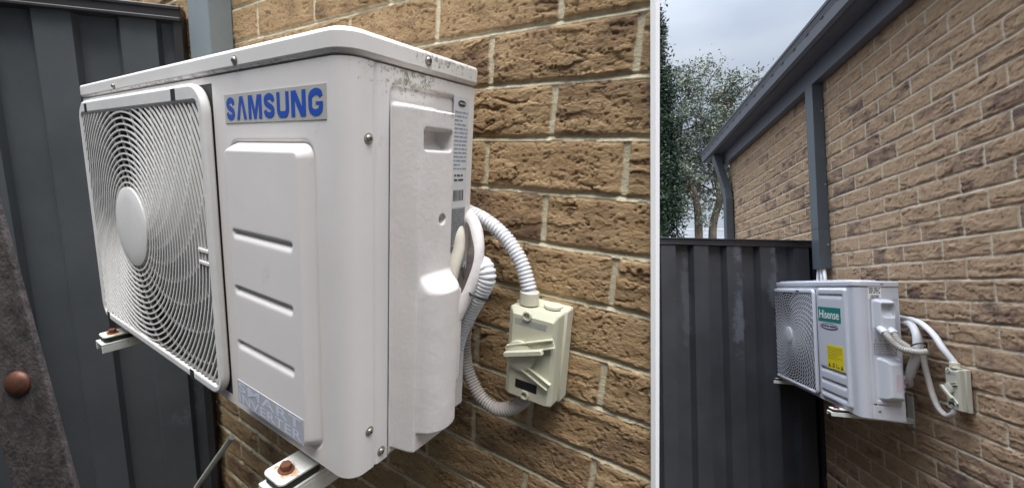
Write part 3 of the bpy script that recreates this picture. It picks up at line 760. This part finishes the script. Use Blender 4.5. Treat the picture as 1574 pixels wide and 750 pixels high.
tg, fr = conduit('conduit', TA, [(-.035, -.36, -.275), (-.004, -.328, -.262), (.018, -.313, -.254), (.040, -.308, -.246), (.049, -.324, -.243), (.038, -.352, -.243), (.016, -.392, -.246), (-.006, -.440, -.250), (-.018, -.49, -.255), (-.02, -.54, -.26)], .0145, M['condW'],
        'white corrugated conduit bunched with a black tie beside the lagged pipes', 'conduit', .0060, .2, GC)
mb = MB(); mb.tube([Vector((.034, -.350, -.240)) + Vector((.022 * math.cos(a), -.010 * math.cos(a) + .004 * math.sin(a), .024 * math.sin(a))) for a in [2 * math.pi * i / 28 for i in range(29)]], .0021, 8)
put(mb, 'cable_tie', M['black'], tg, fr, smooth=True)
tg, fr = thing('lagged_pipe', TA, (-.02, -.24, -.27), 'white lagged refrigerant pipe split open over dark grey foam', 'pipe', GC)
pA = spline([(-.05, -.215, -.285), (-.015, -.226, -.268), (.018, -.250, -.250), (.032, -.285, -.238), (.032, -.325, -.228), (.022, -.365, -.218), (.008, -.405, -.208)], 14)
mb = MB(); mb.tube(pA, .0118, 18); put(mb, 'lagging', M['foam'], tg, fr, smooth=True)
q = [Vector(p) + Vector((-.004, .001, .0078)) for p in pA[18:76]]
mb = MB(); mb.tube(q, lambda t: .0072 * max(.12, math.sin(math.pi * t)) + .0007 * math.sin(t * 17), 10); put(mb, 'exposed_foam', M['foamdark'], tg, fr, smooth=True)
conduit('lagged_pipe', TA, [(-.06, -.225, -.262), (-.030, -.236, -.248), (-.006, -.256, -.235), (.004, -.285, -.225), (.004, -.315, -.212), (.004, -.35, -.20)], .0115, M['foam2'], 'cream lagged refrigerant pipe entering the service cover', 'pipe', group=GC)

# ---- isolator switches
def isolator(T, x0, x1, y0, y1, zw, dep, label, m, mback, feat, group, entry):
    tg, fr = thing('isolator_switch', T, ((x0 + x1) / 2, y0, zw), label, 'switch box', group)
    Wd, Hg = x1 - x0, y1 - y0; zf = zw + dep
    px = lambda a, b: (x0 + a * Wd, y1 - b * Hg)
    mb = MB(); mb.box(x0 - .003, x1 + .003, y0 - .003, y1 + .003, zw + .004, zw + dep * .52); put(mb, 'back_box', mback, tg, fr, bevel=.004, smooth=True)
    # front cover with chamfer
    c = .010; o_ = rr(x0, x1, y0, y1, .004, 3); i_ = rr(x0 + c, x1 - c * .5, y0 + c * .4, y1 - c, .002, 3)
    n = len(o_); v = [(p[0], p[1], zw + dep * .52 + .0008) for p in o_] + [(p[0], p[1], zf - c * .8) for p in o_] + [(p[0], p[1], zf) for p in i_]
    f = [tuple(range(n))[::-1], tuple(range(2 * n, 3 * n))] + [(k * n + i, k * n + (i + 1) % n, (k + 1) * n + (i + 1) % n, (k + 1) * n + i) for k in (0, 1) for i in range(n)]
    finish('front_cover', v, f, m, tg, fr)
    for (a, b) in feat['screws']:
        p = px(a, b); mb = MB()
        ro = [(p[0] + .0075 * math.cos(t), p[1] + .0075 * math.sin(t)) for t in [2 * math.pi * i / 20 for i in range(20)]]
        ri = [(p[0] + .0050 * math.cos(t), p[1] + .0050 * math.sin(t)) for t in [2 * math.pi * i / 20 for i in range(20)]]
        mb.ring(ro, ri, zf - .004, zf + .0035); bo = put(mb, 'screw_boss', m, tg, fr, smooth=True)
        q = MB(); q.dome((p[0], p[1], zf + .0003), (0, 0, 1), .0045, .0012, 14, 3); put(q, 'screw', M['steel'], bo, fr)
    # dial and arms
    cx, cy = px(*feat['pivot']); mb = MB()
    mb.dome((cx, cy, zf), (0, 0, 1), Wd * .30, .0025, 26, 3, base=.006); put(mb, 'dial', m, tg, fr, smooth=True)
    def cap(p, q, w_, z0, z1):
        p, q = Vector((*p, 0)), Vector((*q, 0)); t = (q - p).normalized(); nn = Vector((-t.y, t.x, 0)); pts = []
        for i in range(9): a = math.pi / 2 + math.pi * i / 8; pts.append(p + (t * math.cos(a) + nn * math.sin(a)) * w_)
        pts += [q - nn * w_, q + nn * w_]
        return [(k.x, k.y) for k in pts]
    for a0, a1, w_, h in feat['arms']:
        p, q = px(*a0), px(*a1)
        mb = MB(); mb.prism(cap(p, q, w_, 0, 0), zf + .0005, zf + h * .5, 'z')
        t = (Vector((*q, 0)) - Vector((*p, 0))).normalized(); nn = Vector((-t.y, t.x, 0)) * (w_ - .0012)
        for sgn in (-1, 1):
            A_, B_ = Vector((*p, 0)) + nn * sgn, Vector((*q, 0)) + nn * sgn
            c_ = (A_ + B_) / 2; mb.obox((c_.x, c_.y, zf + h * .5 + h * .25), (B_ - A_) / 2, nn.normalized() * .0012, (0, 0, h * .25 + .0004))
        put(mb, 'locking_arm', m, tg, fr, bevel=.0006)
    p, q = px(*feat['lever'][0]), px(*feat['lever'][1]); mb = MB(); mb.prism(cap(p, q, feat['lever'][2], 0, 0), zf + .008, zf + .017, 'z'); put(mb, 'lever', m, tg, fr, bevel=.0012, smooth=True)
    if feat.get('off'):
        a, b = px(.52, .385), px(.86, .315); tx = text('off_lettering', 'OFF', (a[0], b[0], a[1], b[1] + .0012), 'front', zf + .0046, M['cream'], tg, fr, bold=.0)
    l0 = feat['label']; a, b = px(l0[0], l0[1]), px(l0[2], l0[3]); mb = MB(); mb.box(a[0], b[0], b[1], a[1], zf - .0003, zf + .0006); put(mb, 'black_label', M['black'], tg, fr)
    a, b = px(.17, .17), px(.83, .10); print_rows('faded_print', (a[0], b[0], a[1], b[1]), 4, 'front', zf + .0004, M['greylab'], tg, fr, 9, h=.6)
    e = entry; mb = MB()
    mb.prism([(e[0] + .0155 * math.cos(t), e[1] + .0155 * math.sin(t)) for t in [2 * math.pi * i / 24 for i in range(24)]], y1 + .002, y1 + .024, 'y')
    put(mb, 'conduit_fitting', M['cream'], tg, fr, bevel=.0015, smooth=True)
    mb = MB(); mb.prism([(x1 - .022 + .015 * math.cos(t), zw + .03 + .015 * math.sin(t)) for t in [2 * math.pi * i / 24 for i in range(24)]], y1 + .002, y1 + .006, 'y'); put(mb, 'blanking_plug', M['cream'], tg, fr)
    return tg
isolator(TA, .0795, .1625, -.524, -.371, zA, .068, 'beige isolator switch on the tan brick wall beside the large unit', M['isoA'], M['isoAp'],
         dict(screws=[(.42, .055), (.48, .93)], pivot=(.34, .50), arms=[((.10, .46), (1.0, .26), .0075, .008), ((.22, .56), (.98, .74), .0065, .007)], lever=((.10, .50), (.84, .36), .0042), label=(.26, .78, .72, .875), off=True), None, (.103, zA + .042))
zB = -(.1584 + .0932)
isolator(TB, .152, .224, -.512, -.350, zB, .044, 'small pale isolator switch on the brown brick wall beside the small unit', M['isoB'], M['isoB'],
         dict(screws=[(.40, .06), (.45, .93)], pivot=(.40, .50), arms=[((.10, .46), (.92, .34), .006, .006), ((.3, .60), (.92, .84), .006, .006)], lever=((.08, .47), (.78, .72), .0055), label=(.22, .82, .62, .91)), None, (.186, zB + .028))

# strap with rivet, close by at the lower left
tg, fr = thing('webbing_strap', TA, (-.12, -.40, .28), 'scuffed black strap with a rusty brown rivet in front of the fence', 'strap')
c0, c1 = Vector((-.2065, -.120, .282)), Vector((-.062, -.540, .268)); ax = (c1 - c0).normalized()
wv = Vector((.046, -.01, -.034)); wv = (wv - ax * wv.dot(ax)).normalized(); nv = ax.cross(wv).normalized()
mb = MB(); K = 60
for i in range(K):
    a = c0.lerp(c1, i / K) ; b = c0.lerp(c1, (i + 1) / K)
mb.obox((c0 + c1) / 2, (c1 - c0) / 2, wv * .0265, nv * .003)
put(mb, 'webbing', M['web'], tg, fr, bevel=.0015)
camA = Vector((.39772561, -.14052117, .33251407)); bc = Vector((-.134, -.356, .272))
nn = nv if nv.dot(camA - bc) > 0 else -nv
dr = bc - camA; bc = camA + dr * (((c0 + c1) / 2 + nn * .001 - camA).dot(nn) / dr.dot(nn))
mb = MB(); mb.dome(bc + nn * .002, nn, .0115, .006, 28, 8); put(mb, 'rivet', M['copper'], tg, fr, smooth=True)
# pale cane leaning in the dark corner
tg, fr = thing('cane', TA, (-1.10, -1.95, -.24), 'thin pale cane leaning in the dark corner under the large unit', 'cane')
mb = MB(); mb.tube([(-1.10 - .52, -1.95, -.235), (-1.13, -1.33, -.25), (-.955, -1.12, -.262), (-.90, -1.05, -.27)], .010, 8); put(mb, 'stem', M['cane'], tg, fr, smooth=True)

# ================================================================== CORNER B (house, small unit, right)
DB, WB, HB = .1584, .985, .6199
tg, fr = thing('brick_house', TB, (-.7, -1.6, zB - 2), 'brown brick house side with slate grey gutter above the small unit', 'house')
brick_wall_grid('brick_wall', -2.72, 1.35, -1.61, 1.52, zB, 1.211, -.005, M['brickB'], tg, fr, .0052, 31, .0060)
mb = MB(); mb.box(-2.719, 1.35, -1.61, 1.50, zB - 4.0, zB - .010); put(mb, 'wall_core', M['brickB'], tg, fr)
mb = MB(); mb.box(-2.95, 1.6, 1.287, 1.405, zB + .001, zB + .055); put(mb, 'fascia_beam', M['trimB'], tg, fr, bevel=.003)
mb = MB(); mb.box(-3.0, 1.6, 1.405, 1.425, zB - .2, zB + .17); put(mb, 'soffit', M['trimB'], tg, fr)
gz = zB + .155
mb = MB()
prof = [(gz - .01, 1.405), (gz + .012, 1.398), (gz + .030, 1.412), (gz + .034, 1.47), (gz + .044, 1.500), (gz + .040, 1.518), (gz + .028, 1.512), (gz + .024, 1.47), (gz + .02, 1.425), (gz - .01, 1.425)]
mb.prism(prof, -3.06, 1.6, 'x'); gt = put(mb, 'gutter', M['gutB'], tg, fr)
mb = MB(); mb.prism([(gz + .0405, 1.500), (gz + .048, 1.506), (gz + .048, 1.524), (gz + .0405, 1.524)], -3.06, 1.6, 'x'); put(mb, 'gutter_lip', M['roofB'], gt, fr)
for i in range(26):
    mb = MB(); xx = -2.95 + i * .175; mb.box(xx, xx + .028, 1.470, 1.477, gz + .0335, gz + .0385); put(mb, 'overflow_slot', M['black'], gt, fr)
mb = MB(); mb.prism([(gz + .03, 1.515), (zB - 2.4, 2.35), (zB - 2.4, 2.32), (gz + .03, 1.485 + .02)], -3.05, 1.6, 'x'); put(mb, 'roof', M['roofB'], tg, fr)
# downpipe at the far end: upper part kicks out towards the gutter
mb = MB(); zz = zB
pth = [((-2.70, 1.40), zz + .12), ((-2.68, 1.02), zz + .045), ((-2.665, .90), zz + .04), ((-2.66, -1.58), zz + .04)]
v = []; f = []
for (p, z) in pth:
    v += [(p[0] - .055 - (.06 if p[1] > 1.3 else (.02 if p[1] > 1 else 0)), p[1], z + .035), (p[0] + .045 - (.06 if p[1] > 1.3 else (.02 if p[1] > 1 else 0)), p[1], z + .035), (p[0] + .045 - (.06 if p[1] > 1.3 else (.02 if p[1] > 1 else 0)), p[1], z - .03), (p[0] - .055 - (.06 if p[1] > 1.3 else (.02 if p[1] > 1 else 0)), p[1], z - .03)]
for i in range(3):
    for k in range(4): f.append((i * 4 + k, i * 4 + (k + 1) % 4, i * 4 + 4 + (k + 1) % 4, i * 4 + 4 + k))
f += [(0, 1, 2, 3), (15, 14, 13, 12)]
finish('downpipe', v, f, M['ductB'], tg, fr, bevel=.003)
# square duct cover over the small unit with three white pipes below it
tg, fr = thing('duct_cover', TB, (-.815, .09, zB), 'tall blue-grey duct cover above the small unit', 'duct cover')
mb = MB(); mb.box(-.868, -.772, .09, 1.286, zB + .002, zB + .060); dc = put(mb, 'duct_casing', M['ductB'], tg, fr, bevel=.002, smooth=True)
mb = MB(); mb.box(-.870, -.770, .345, .352, zB + .0015, zB + .0615); put(mb, 'casing_joint', M['ductB'], tg, fr)
for y in (.24, .62, 1.1):
    q = MB(); q.dome((-.7718, y, zB + .012), (1, 0, 0), .006, .004, 10, 3); put(q, 'screw', M['steel'], tg, fr)
for i, (a, b) in enumerate((((-.856, -.842)), ((-.822, -.795)), ((-.790, -.752)))):
    conduit('line_pipe', TB, [(a, .13, zB + .034), (a, .088, zB + .034), (b, .02, zB + .045), (b + .01, -.05, zB + .05)], .0095, M['condW'],
            ['white pipe leaving the duct cover, the one nearest the fence', 'white pipe leaving the duct cover, between two others', 'white pipe leaving the duct cover, the one nearest the bricks'][i], 'pipe', group='white pipes under the duct cover', seg=12)

# ---- the far unit
UB, FB = thing('outdoor_unit', TB, (-WB / 2, -HB, -DB / 2), 'small clean grey-white outdoor unit with teal badge and yellow sticker', 'air conditioner')
def hB(X, Y, Z, front, side):
    p = sd_rr(X, Y, -.345, -.060, -.607, -.032, .020)
    hp = .012 * (1 - sst(-.014, .0, p))
    for yc in (-.072, -.447, -.506, -.565):
        dy = Y - yc; inx = sst(-.322, -.314, X) * (1 - sst(-.092, -.084, X))
        hp = hp - (.009 if yc < -.1 else .005) * inx * np.exp(-(np.where(dy > 0, dy / .004, dy / .011)) ** 2)
    h = np.where(front, hp, 0)
    seam = np.exp(-((Z + .043) / .0022) ** 2) * .003
    r1 = sd_rr(Z, Y, -.148, -.056, -.56, -.085, .008)
    seam = seam + .0035 * np.exp(-(r1 / .0022) ** 2)
    lip = .004 * (1 - sst(-.002, .001, sd_rr(Z, Y, -.100, -.062, -.555, -.535, .004)))
    return h - np.where(side, seam - lip, 0)
unit_body(UB, FB, WB, HB, DB, (-.970, -.372, -.600, -.045), .0032, M['ironB'], hB, lid_h=.030, rc=.030)
lid(UB, FB, WB, DB, .028, .030, M['ironB'])
mb = MB(); mb.prism(rr(-.93, -.10, -.140, -.022, .03), .0005, .007, 'y'); put(mb, 'lid_emboss', M['ironB'], UB, FB, bevel=.003, smooth=True)
grille(UB, FB, -.975, -.368, -.604, -.043, -.690, -.322, .050, .0155, M['grillB'], M['dark'], M['fan'], 40, -1.75, .0034, .0015, .014, .022, .026, .016, .0018, .0006)
for (x, y) in ((-.90, -.052), (-.55, -.054)):
    mb = MB(); mb.box(x - .018, x + .018, y - .004, y + .004, .0172, .0182); put(mb, 'clip_slot', M['black'], UB, FB)
bd = plate('badge', [(-.325, -.208), (-.108, -.208), (-.108, -.134), (-.325, -.134)], 'front', .0121, .0008, M['teal'], UB, FB, label='teal badge with white Hisense lettering')
text('lettering', 'Hisense', (-.312, -.122, -.192, -.148), 'front', .0129, M['white'], bd, FB, bold=.012)
oo = [(-.222 + .086 * math.cos(a), -.232 + .0165 * math.sin(a)) for a in [2 * math.pi * i / 40 for i in range(40)]]
oi = [(-.222 + .080 * math.cos(a), -.230 + .0125 * math.sin(a)) for a in [2 * math.pi * i / 40 for i in range(40)]]
mb = MB(); mb.ring(oo, oi, .0121, .0128); ov = put(mb, 'oval_badge', M['blackpaper'], UB, FB)
text('lettering', 'inverter expert', (-.292, -.152, -.2385, -.2225), 'front', .0123, M['blackpaper'], ov, FB, bold=.03, shear=.3)
yl = plate('yellow_sticker', [(-.252, -.440), (-.098, -.440), (-.098, -.322), (-.252, -.322)], 'front', .0121, .0006, M['yellow'], UB, FB)
print_rows('fine_print', (-.243, -.107, -.395, -.330), 8, 'front', .0130, M['blackpaper'], yl, FB, 12, h=.22)
mb = MB()
for k in range(4):
    xx = -.242 + .038 * k
    if k in (0, 3): mb.add([(xx, -.432, .013), (xx + .022, -.432, .013), (xx + .011, -.410, .013)], [(0, 1, 2)])
    elif k == 1: mb.add([(xx, -.430, .013), (xx + .024, -.430, .013), (xx + .024, -.424, .013), (xx, -.424, .013), (xx + .004, -.42, .013), (xx + .02, -.42, .013), (xx + .02, -.411, .013), (xx + .004, -.411, .013)], [(0, 1, 2, 3), (4, 5, 6, 7)])
    else: mb.add([(xx, -.431, .013), (xx + .005, -.431, .013), (xx + .005, -.411, .013), (xx, -.411, .013), (xx + .012, -.431, .013), (xx + .024, -.431, .013), (xx + .024, -.423, .013), (xx + .012, -.423, .013)], [(0, 1, 2, 3), (4, 5, 6, 7)])
put(mb, 'warning_signs', M['blackpaper'], yl, FB)
# side: white sticker, hooded valve cover, rating plate, lower cover, base lip
sk = plate('white_sticker', [(.047, -.082), (.096, -.082), (.096, -.024), (.047, -.024)], 'side', 0, .0006, mat('white_sticker_paper', (.8, .8, .8), .5), UB, FB)
print_rows('fine_print', (.051, .092, -.058, -.030), 3, 'side', .0009, M['blackpaper'], sk, FB, 21, h=.6)
print_rows('bar_code', (.056, .088, -.077, -.064), 1, 'side', .0009, M['blackpaper'], sk, FB, 22, vertical=True)
def hval(Zz, Y):
    p = sd_rr(Zz, Y, -.134, -.060, -.225, -.082, .016)
    h = .040 * (1 - sst(-.014, .0, p))
    q = sd_rr(Zz, Y, -.122, -.074, -.165, -.102, .010); h = h - .030 * (1 - sst(-.006, .001, q)) * (1 - .75 * sst(-.125, -.168, Y))
    return h
st = .0022; Yg = np.arange(-.228, -.078, st); Zg = np.arange(-.056, -.138, -st); ZZ, YY = np.meshgrid(Zg, Yg)
grid_mesh('valve_hood', .0006 + hval(ZZ, YY), YY, ZZ, M['plasB'], UB, FB)
rl = plate('rating_plate', [(.058, -.335), (.140, -.335), (.140, -.283), (.058, -.283)], 'side', 0, .0008, M['greylab'], UB, FB)
print_rows('fine_print', (.062, .136, -.331, -.287), 6, 'side', .0011, M['white'], rl, FB, 23, h=.3)
for k in range(3):
    q = MB(); q.dome((0, -.270, -.064 - .018 * k), (1, 0, 0), .004, .003, 10, 3); put(q, 'screw', M['steel'], UB, FB)
def hlow(Zz, Y):
    p = sd_rr(Zz, Y, -.150, -.066, -.535, -.345, .014)
    return .052 * np.sqrt(np.clip(1 - sst(-.026, .0, p), 0, 1))
Yg = np.arange(-.538, -.340, st); Zg = np.arange(-.062, -.154, -st); ZZ, YY = np.meshgrid(Zg, Yg)
grid_mesh('terminal_cover', .0006 + hlow(ZZ, YY), YY, ZZ, M['plasB'], UB, FB)
print_rows('pink_print', (.105, .138, -.485, -.410), 9, 'side', .0532, M['pinkp'], UB, FB, 25, h=.5)
for c in ((0, -.585, -.066), (0, -.553, -.052), (.004, -.013, -.098)): screw(UB, FB, c, (1, 0, 0), .004, M['steel'])

# ---- conduits B
GD = 'conduits beside the small unit'
for i, (z, l) in enumerate(((-.072, 'pale corrugated conduit leaving the hood, the one nearer the front'), (-.104, 'pale corrugated conduit leaving the hood, the one nearer the bricks'))):
    y0 = -.215
    pts = [(.030, y0, z), (.052, y0 - .012, z), (.070, y0 - .035 - .01 * i, z - .006), (.082, y0 - .062, z - .02), (.098, y0 - .080, z - .04), (.118, y0 - .086, -.150 - .01 * i), (.125, y0 - .080, -.175)]
    tg, fr = conduit('conduit', TB, pts, .0125, M['condB2'], l, 'conduit', .008, .16, GD, seg=14)
    mb = MB(); mb.tube([(.026, y0, z), (.050, y0 - .011, z), (.058, y0 - .018, z)], .0158, 14); put(mb, 'gland', M['plasB'], tg, fr, smooth=True)
conduit('conduit', TB, [(-.10, -.165, -.215), (-.060, -.168, -.205), (.00, -.170, -.203), (.060, -.186, -.203), (.120, -.226, -.204), (.160, -.278, -.208), (.183, -.325, -.223), (.186, -.345, -.224)], .0112, M['condW'],
        'white conduit arching over to the top of the small pale switch', 'conduit', 0, group=GD)
tg, fr = conduit('conduit', TB, [(-.06, -.20, -.195), (.01, -.188, -.180), (.055, -.200, -.172), (.085, -.235, -.165), (.092, -.285, -.160), (.078, -.335, -.157), (.050, -.380, -.158), (.02, -.425, -.165), (-.015, -.455, -.185), (-.06, -.47, -.20)], .0135, M['condB'],
        'thick pale hose looping behind the lower cover with a black tie', 'hose', 0, group=GD)
mb = MB(); mb.tube([Vector((.096, -.282, -.162)) + Vector((.026 * math.cos(a), .02 * math.cos(a), .026 * math.sin(a))) for a in [2 * math.pi * i / 24 for i in range(25)]], .003, 8); put(mb, 'cable_tie', M['black'], tg, fr, smooth=True)
conduit('conduit', TB, [(-.02, -.225, -.205), (.02, -.225, -.200), (.040, -.26, -.198), (.040, -.31, -.196), (.01, -.37, -.195), (-.02, -.42, -.195)], .013, M['condW'], 'thin white pipe inside the loop of thick pale hose', 'pipe', 0, group=GD)
conduit('conduit', TB, [(.190, -.512, -.215), (.180, -.532, -.210), (.155, -.545, -.206), (.118, -.525, -.204), (.090, -.480, -.204), (.070, -.420, -.204), (.052, -.355, -.205), (.045, -.30, -.21)], .0100, M['condG'],
        'grey conduit dropping and curving up under the small pale switch', 'conduit', 0, group=GD)

# ================================================================== background: trees and a neighbouring roof
def leaf_mat(name, c1, c2, sc=1.2):
    m = mat(name, c1, .6, spec=.3); t = m.node_tree; b = t.nodes['Principled BSDF']
    tcn = t.nodes.new('ShaderNodeTexCoord'); n = t.nodes.new('ShaderNodeTexNoise'); n.inputs['Scale'].default_value = sc; n.inputs['Detail'].default_value = 4
    r = t.nodes.new('ShaderNodeMapRange'); r.inputs[1].default_value = .38; r.inputs[2].default_value = .62
    mm = t.nodes.new('ShaderNodeMix'); mm.data_type = 'RGBA'; mm.inputs[6].default_value = (*c1, 1); mm.inputs[7].default_value = (*c2, 1)
    t.links.new(tcn.outputs['Object'], n.inputs[0]); t.links.new(n.outputs[0], r.inputs[0]); t.links.new(r.outputs[0], mm.inputs[0]); t.links.new(mm.outputs[2], b.inputs['Base Color'])
    return m
M['gum'] = leaf_mat('gum_leaves', (.12, .15, .12), (.22, .25, .20))
M['cyp'] = leaf_mat('cypress_leaves', (.010, .028, .018), (.030, .055, .028), 3)
def leaves(name, pts, size, m, parent, fr, seed):
    rs = np.random.RandomState(seed); n = len(pts)
    a = rs.randn(n, 3); a /= np.linalg.norm(a, axis=1)[:, None]; b = np.cross(a, rs.randn(n, 3)); b /= np.linalg.norm(b, axis=1)[:, None]
    s = size * rs.uniform(.6, 1.4, (n, 1)); C = np.asarray(pts)
    V = np.stack([C - a * s, C - b * s * .38, C + a * s, C + b * s * .38], 1).reshape(-1, 3)
    B_ = np.stack([V[:, 0], -V[:, 2], V[:, 1]], 1) - np.array(fr.o)
    me = bpy.data.meshes.new(name); me.vertices.add(len(B_)); me.vertices.foreach_set('co', B_.astype(np.float32).ravel())
    me.loops.add(4 * n); me.loops.foreach_set('vertex_index', np.arange(4 * n, dtype=np.int32)); me.polygons.add(n); me.polygons.foreach_set('loop_start', np.arange(0, 4 * n, 4, dtype=np.int32))
    me.update(calc_edges=True); me.materials.append(m)
    o = bpy.data.objects.new(name, me); COL.objects.link(o); o.parent = parent; return o
# gum tree with two trunks
tg, fr = thing('gum_tree', TB, (-11, -1.62, -1.9), 'sparse grey-green gum tree with two pale trunks beyond the fence', 'tree')
trk = MB(); rs = np.random.RandomState(4); tips = []
def limb(p, q, r0, r1, bend=.12, n=7):
    p, q = Vector(p), Vector(q); L_ = (q - p).length; o1 = Vector(rs.randn(3)) * L_ * bend
    pts = [p.lerp(q, t) + o1 * math.sin(math.pi * t) for t in [i / n for i in range(n + 1)]]
    trk.tube(pts, lambda t: r0 + (r1 - r0) * t, 8, cap=False); return pts
mains = [[(-11, -1.62, -1.62), (-11, 1.4, -1.70), (-11.0, 2.6, -1.62), (-11.1, 3.7, -1.30), (-11, 4.9, -1.35), (-11, 5.7, -1.6)],
         [(-11.2, -1.62, -2.2), (-11.2, 1.4, -2.08), (-11.2, 2.5, -2.28), (-11.2, 3.3, -2.2), (-11.2, 4.5, -2.4), (-11.2, 5.8, -2.5)]]
for mi, mn in enumerate(mains):
    sp = spline(mn, 8); trk.tube(sp, lambda t: .105 * (1 - t) + .02, 9)
    for k in range(34):
        t = rs.uniform(.36, 1.0); b = Vector(sp[int(t * (len(sp) - 1))])
        d = Vector((rs.randn() * .7, rs.uniform(.1, .9), rs.randn() * .8 + (.45 if mi == 0 else -.40))); d.normalize()
        e = b + d * rs.uniform(.35, 1.15) * (1.15 - .45 * abs(t - .6)); e.z = min(max(e.z, -3.15), -.75); e.y = min(e.y, 6.2)
        pts = limb(b, e, .035, .010)
        tips.append(e)
        for j in range(3):
            s_ = Vector(pts[rs.randint(2, 8)]); e2 = s_ + Vector(rs.randn(3)) * .3; limb(s_, e2, .012, .004, n=4); tips.append(e2)
# low wispy branches in front of the roof
for k in range(4):
    b = Vector((-11, 1.9 + .2 * k, -1.7)); e = b + Vector((.2, .1 + .25 * rs.rand(), .45 + .2 * rs.rand())); limb(b, e, .02, .006); tips.append(e)
put(trk, 'trunk', M['bark'], tg, fr, smooth=True)
P_ = []
for tp_ in tips:
    n = rs.randint(65, 160); sg = rs.uniform(.08, .17); q = np.array(tp_)[None] + rs.randn(n, 3) * [sg * 1.2, sg, sg]; P_.append(q)
leaves('crown', np.concatenate(P_), .045, M['gum'], tg, fr, 5)
# cypress
tg, fr = thing('cypress_tree', TB, (-8, -1.62, .35), 'tall dark green cypress beyond the charcoal fence', 'tree')
mb = MB(); mb.tube([(-8, -1.62, .35), (-8, 2, .35), (-8, 7.5, .35)], lambda t: .16 * (1 - t) + .02, 8); put(mb, 'trunk', M['bark'], tg, fr, smooth=True)
rs = np.random.RandomState(8); nb = 1150; P_ = []
for i in range(nb):
    h = rs.uniform(-1.2, 8.2); R_ = 1.07 * max(.01, 1 - ((h + 1.2) / 9.9) ** 2.6) ** .8 ; a = rs.uniform(0, 2 * math.pi); k = rs.uniform(.80, 1.02)
    c = np.array([-8 + R_ * k * math.cos(a), h, .35 + R_ * k * math.sin(a)]); n = 110
    q = c + rs.randn(n, 3) * [.085, .17, .085]; P_.append(q)
leaves('crown', np.concatenate(P_), .040, M['cyp'], tg, fr, 9)
mb = MB(); v = []; f = []; nn_, mm_ = 18, 14
for j in range(mm_ + 1):
    h = -1.2 + 9.4 * j / mm_; R_ = .84 * max(.02, (1 - ((h + 1.2) / 9.5) ** 2.6)) ** .8
    for i in range(nn_): a = 2 * math.pi * i / nn_; v.append((-8 + R_ * math.cos(a), h, .35 + R_ * math.sin(a)))
for j in range(mm_):
    for i in range(nn_): f.append((j * nn_ + i, j * nn_ + (i + 1) % nn_, (j + 1) * nn_ + (i + 1) % nn_, (j + 1) * nn_ + i))
mb.add(v, f); put(mb, 'inner_foliage', M['cyp'], tg, fr)
# neighbouring house with a grey tiled roof
tg, fr = thing('neighbour_house', TB, (-19, -1.62, -4), 'distant house with a low grey tiled roof behind the gum trunks', 'house')
mb = MB(); mb.box(-23, -16.2, -1.62, 1.35, -11, 4.5); put(mb, 'wall', M['wallfar'], tg, fr)
mb = MB(); mb.add([(-15.7, 1.30, 5.0), (-15.7, 1.30, -11.5), (-23.5, 1.30, -11.5), (-23.5, 1.30, 5.0), (-19.6, 2.72, 1.6), (-19.6, 2.72, -8.0)], [(0, 1, 5, 4), (1, 2, 5), (2, 3, 4, 5), (3, 0, 4), (3, 2, 1, 0)])
ro = put(mb, 'roof', M['tile'], tg, fr)
mb = MB()
for i in range(1, 17):
    t = i / 17; x = -15.7 - 3.9 * t; y = 1.30 + 1.42 * t; z0 = 5.0 - 3.4 * t; z1 = -11.5 + 3.5 * t
    mb.obox((x + .02, y + .012, (z0 + z1) / 2), (.012, -.004, 0), (0, .012, 0), (0, 0, (z0 - z1) / 2))
put(mb, 'tile_courses', M['tile'], ro, fr)
mb = MB(); mb.box(-16.19, -16.15, -.4, .8, -4.2, -2.6); wf = put(mb, 'window', M['wallfar'], tg, fr); mb = MB(); mb.box(-16.149, -16.13, -.3, .7, -4.1, -2.7); put(mb, 'pane', M['glass'], wf, fr)
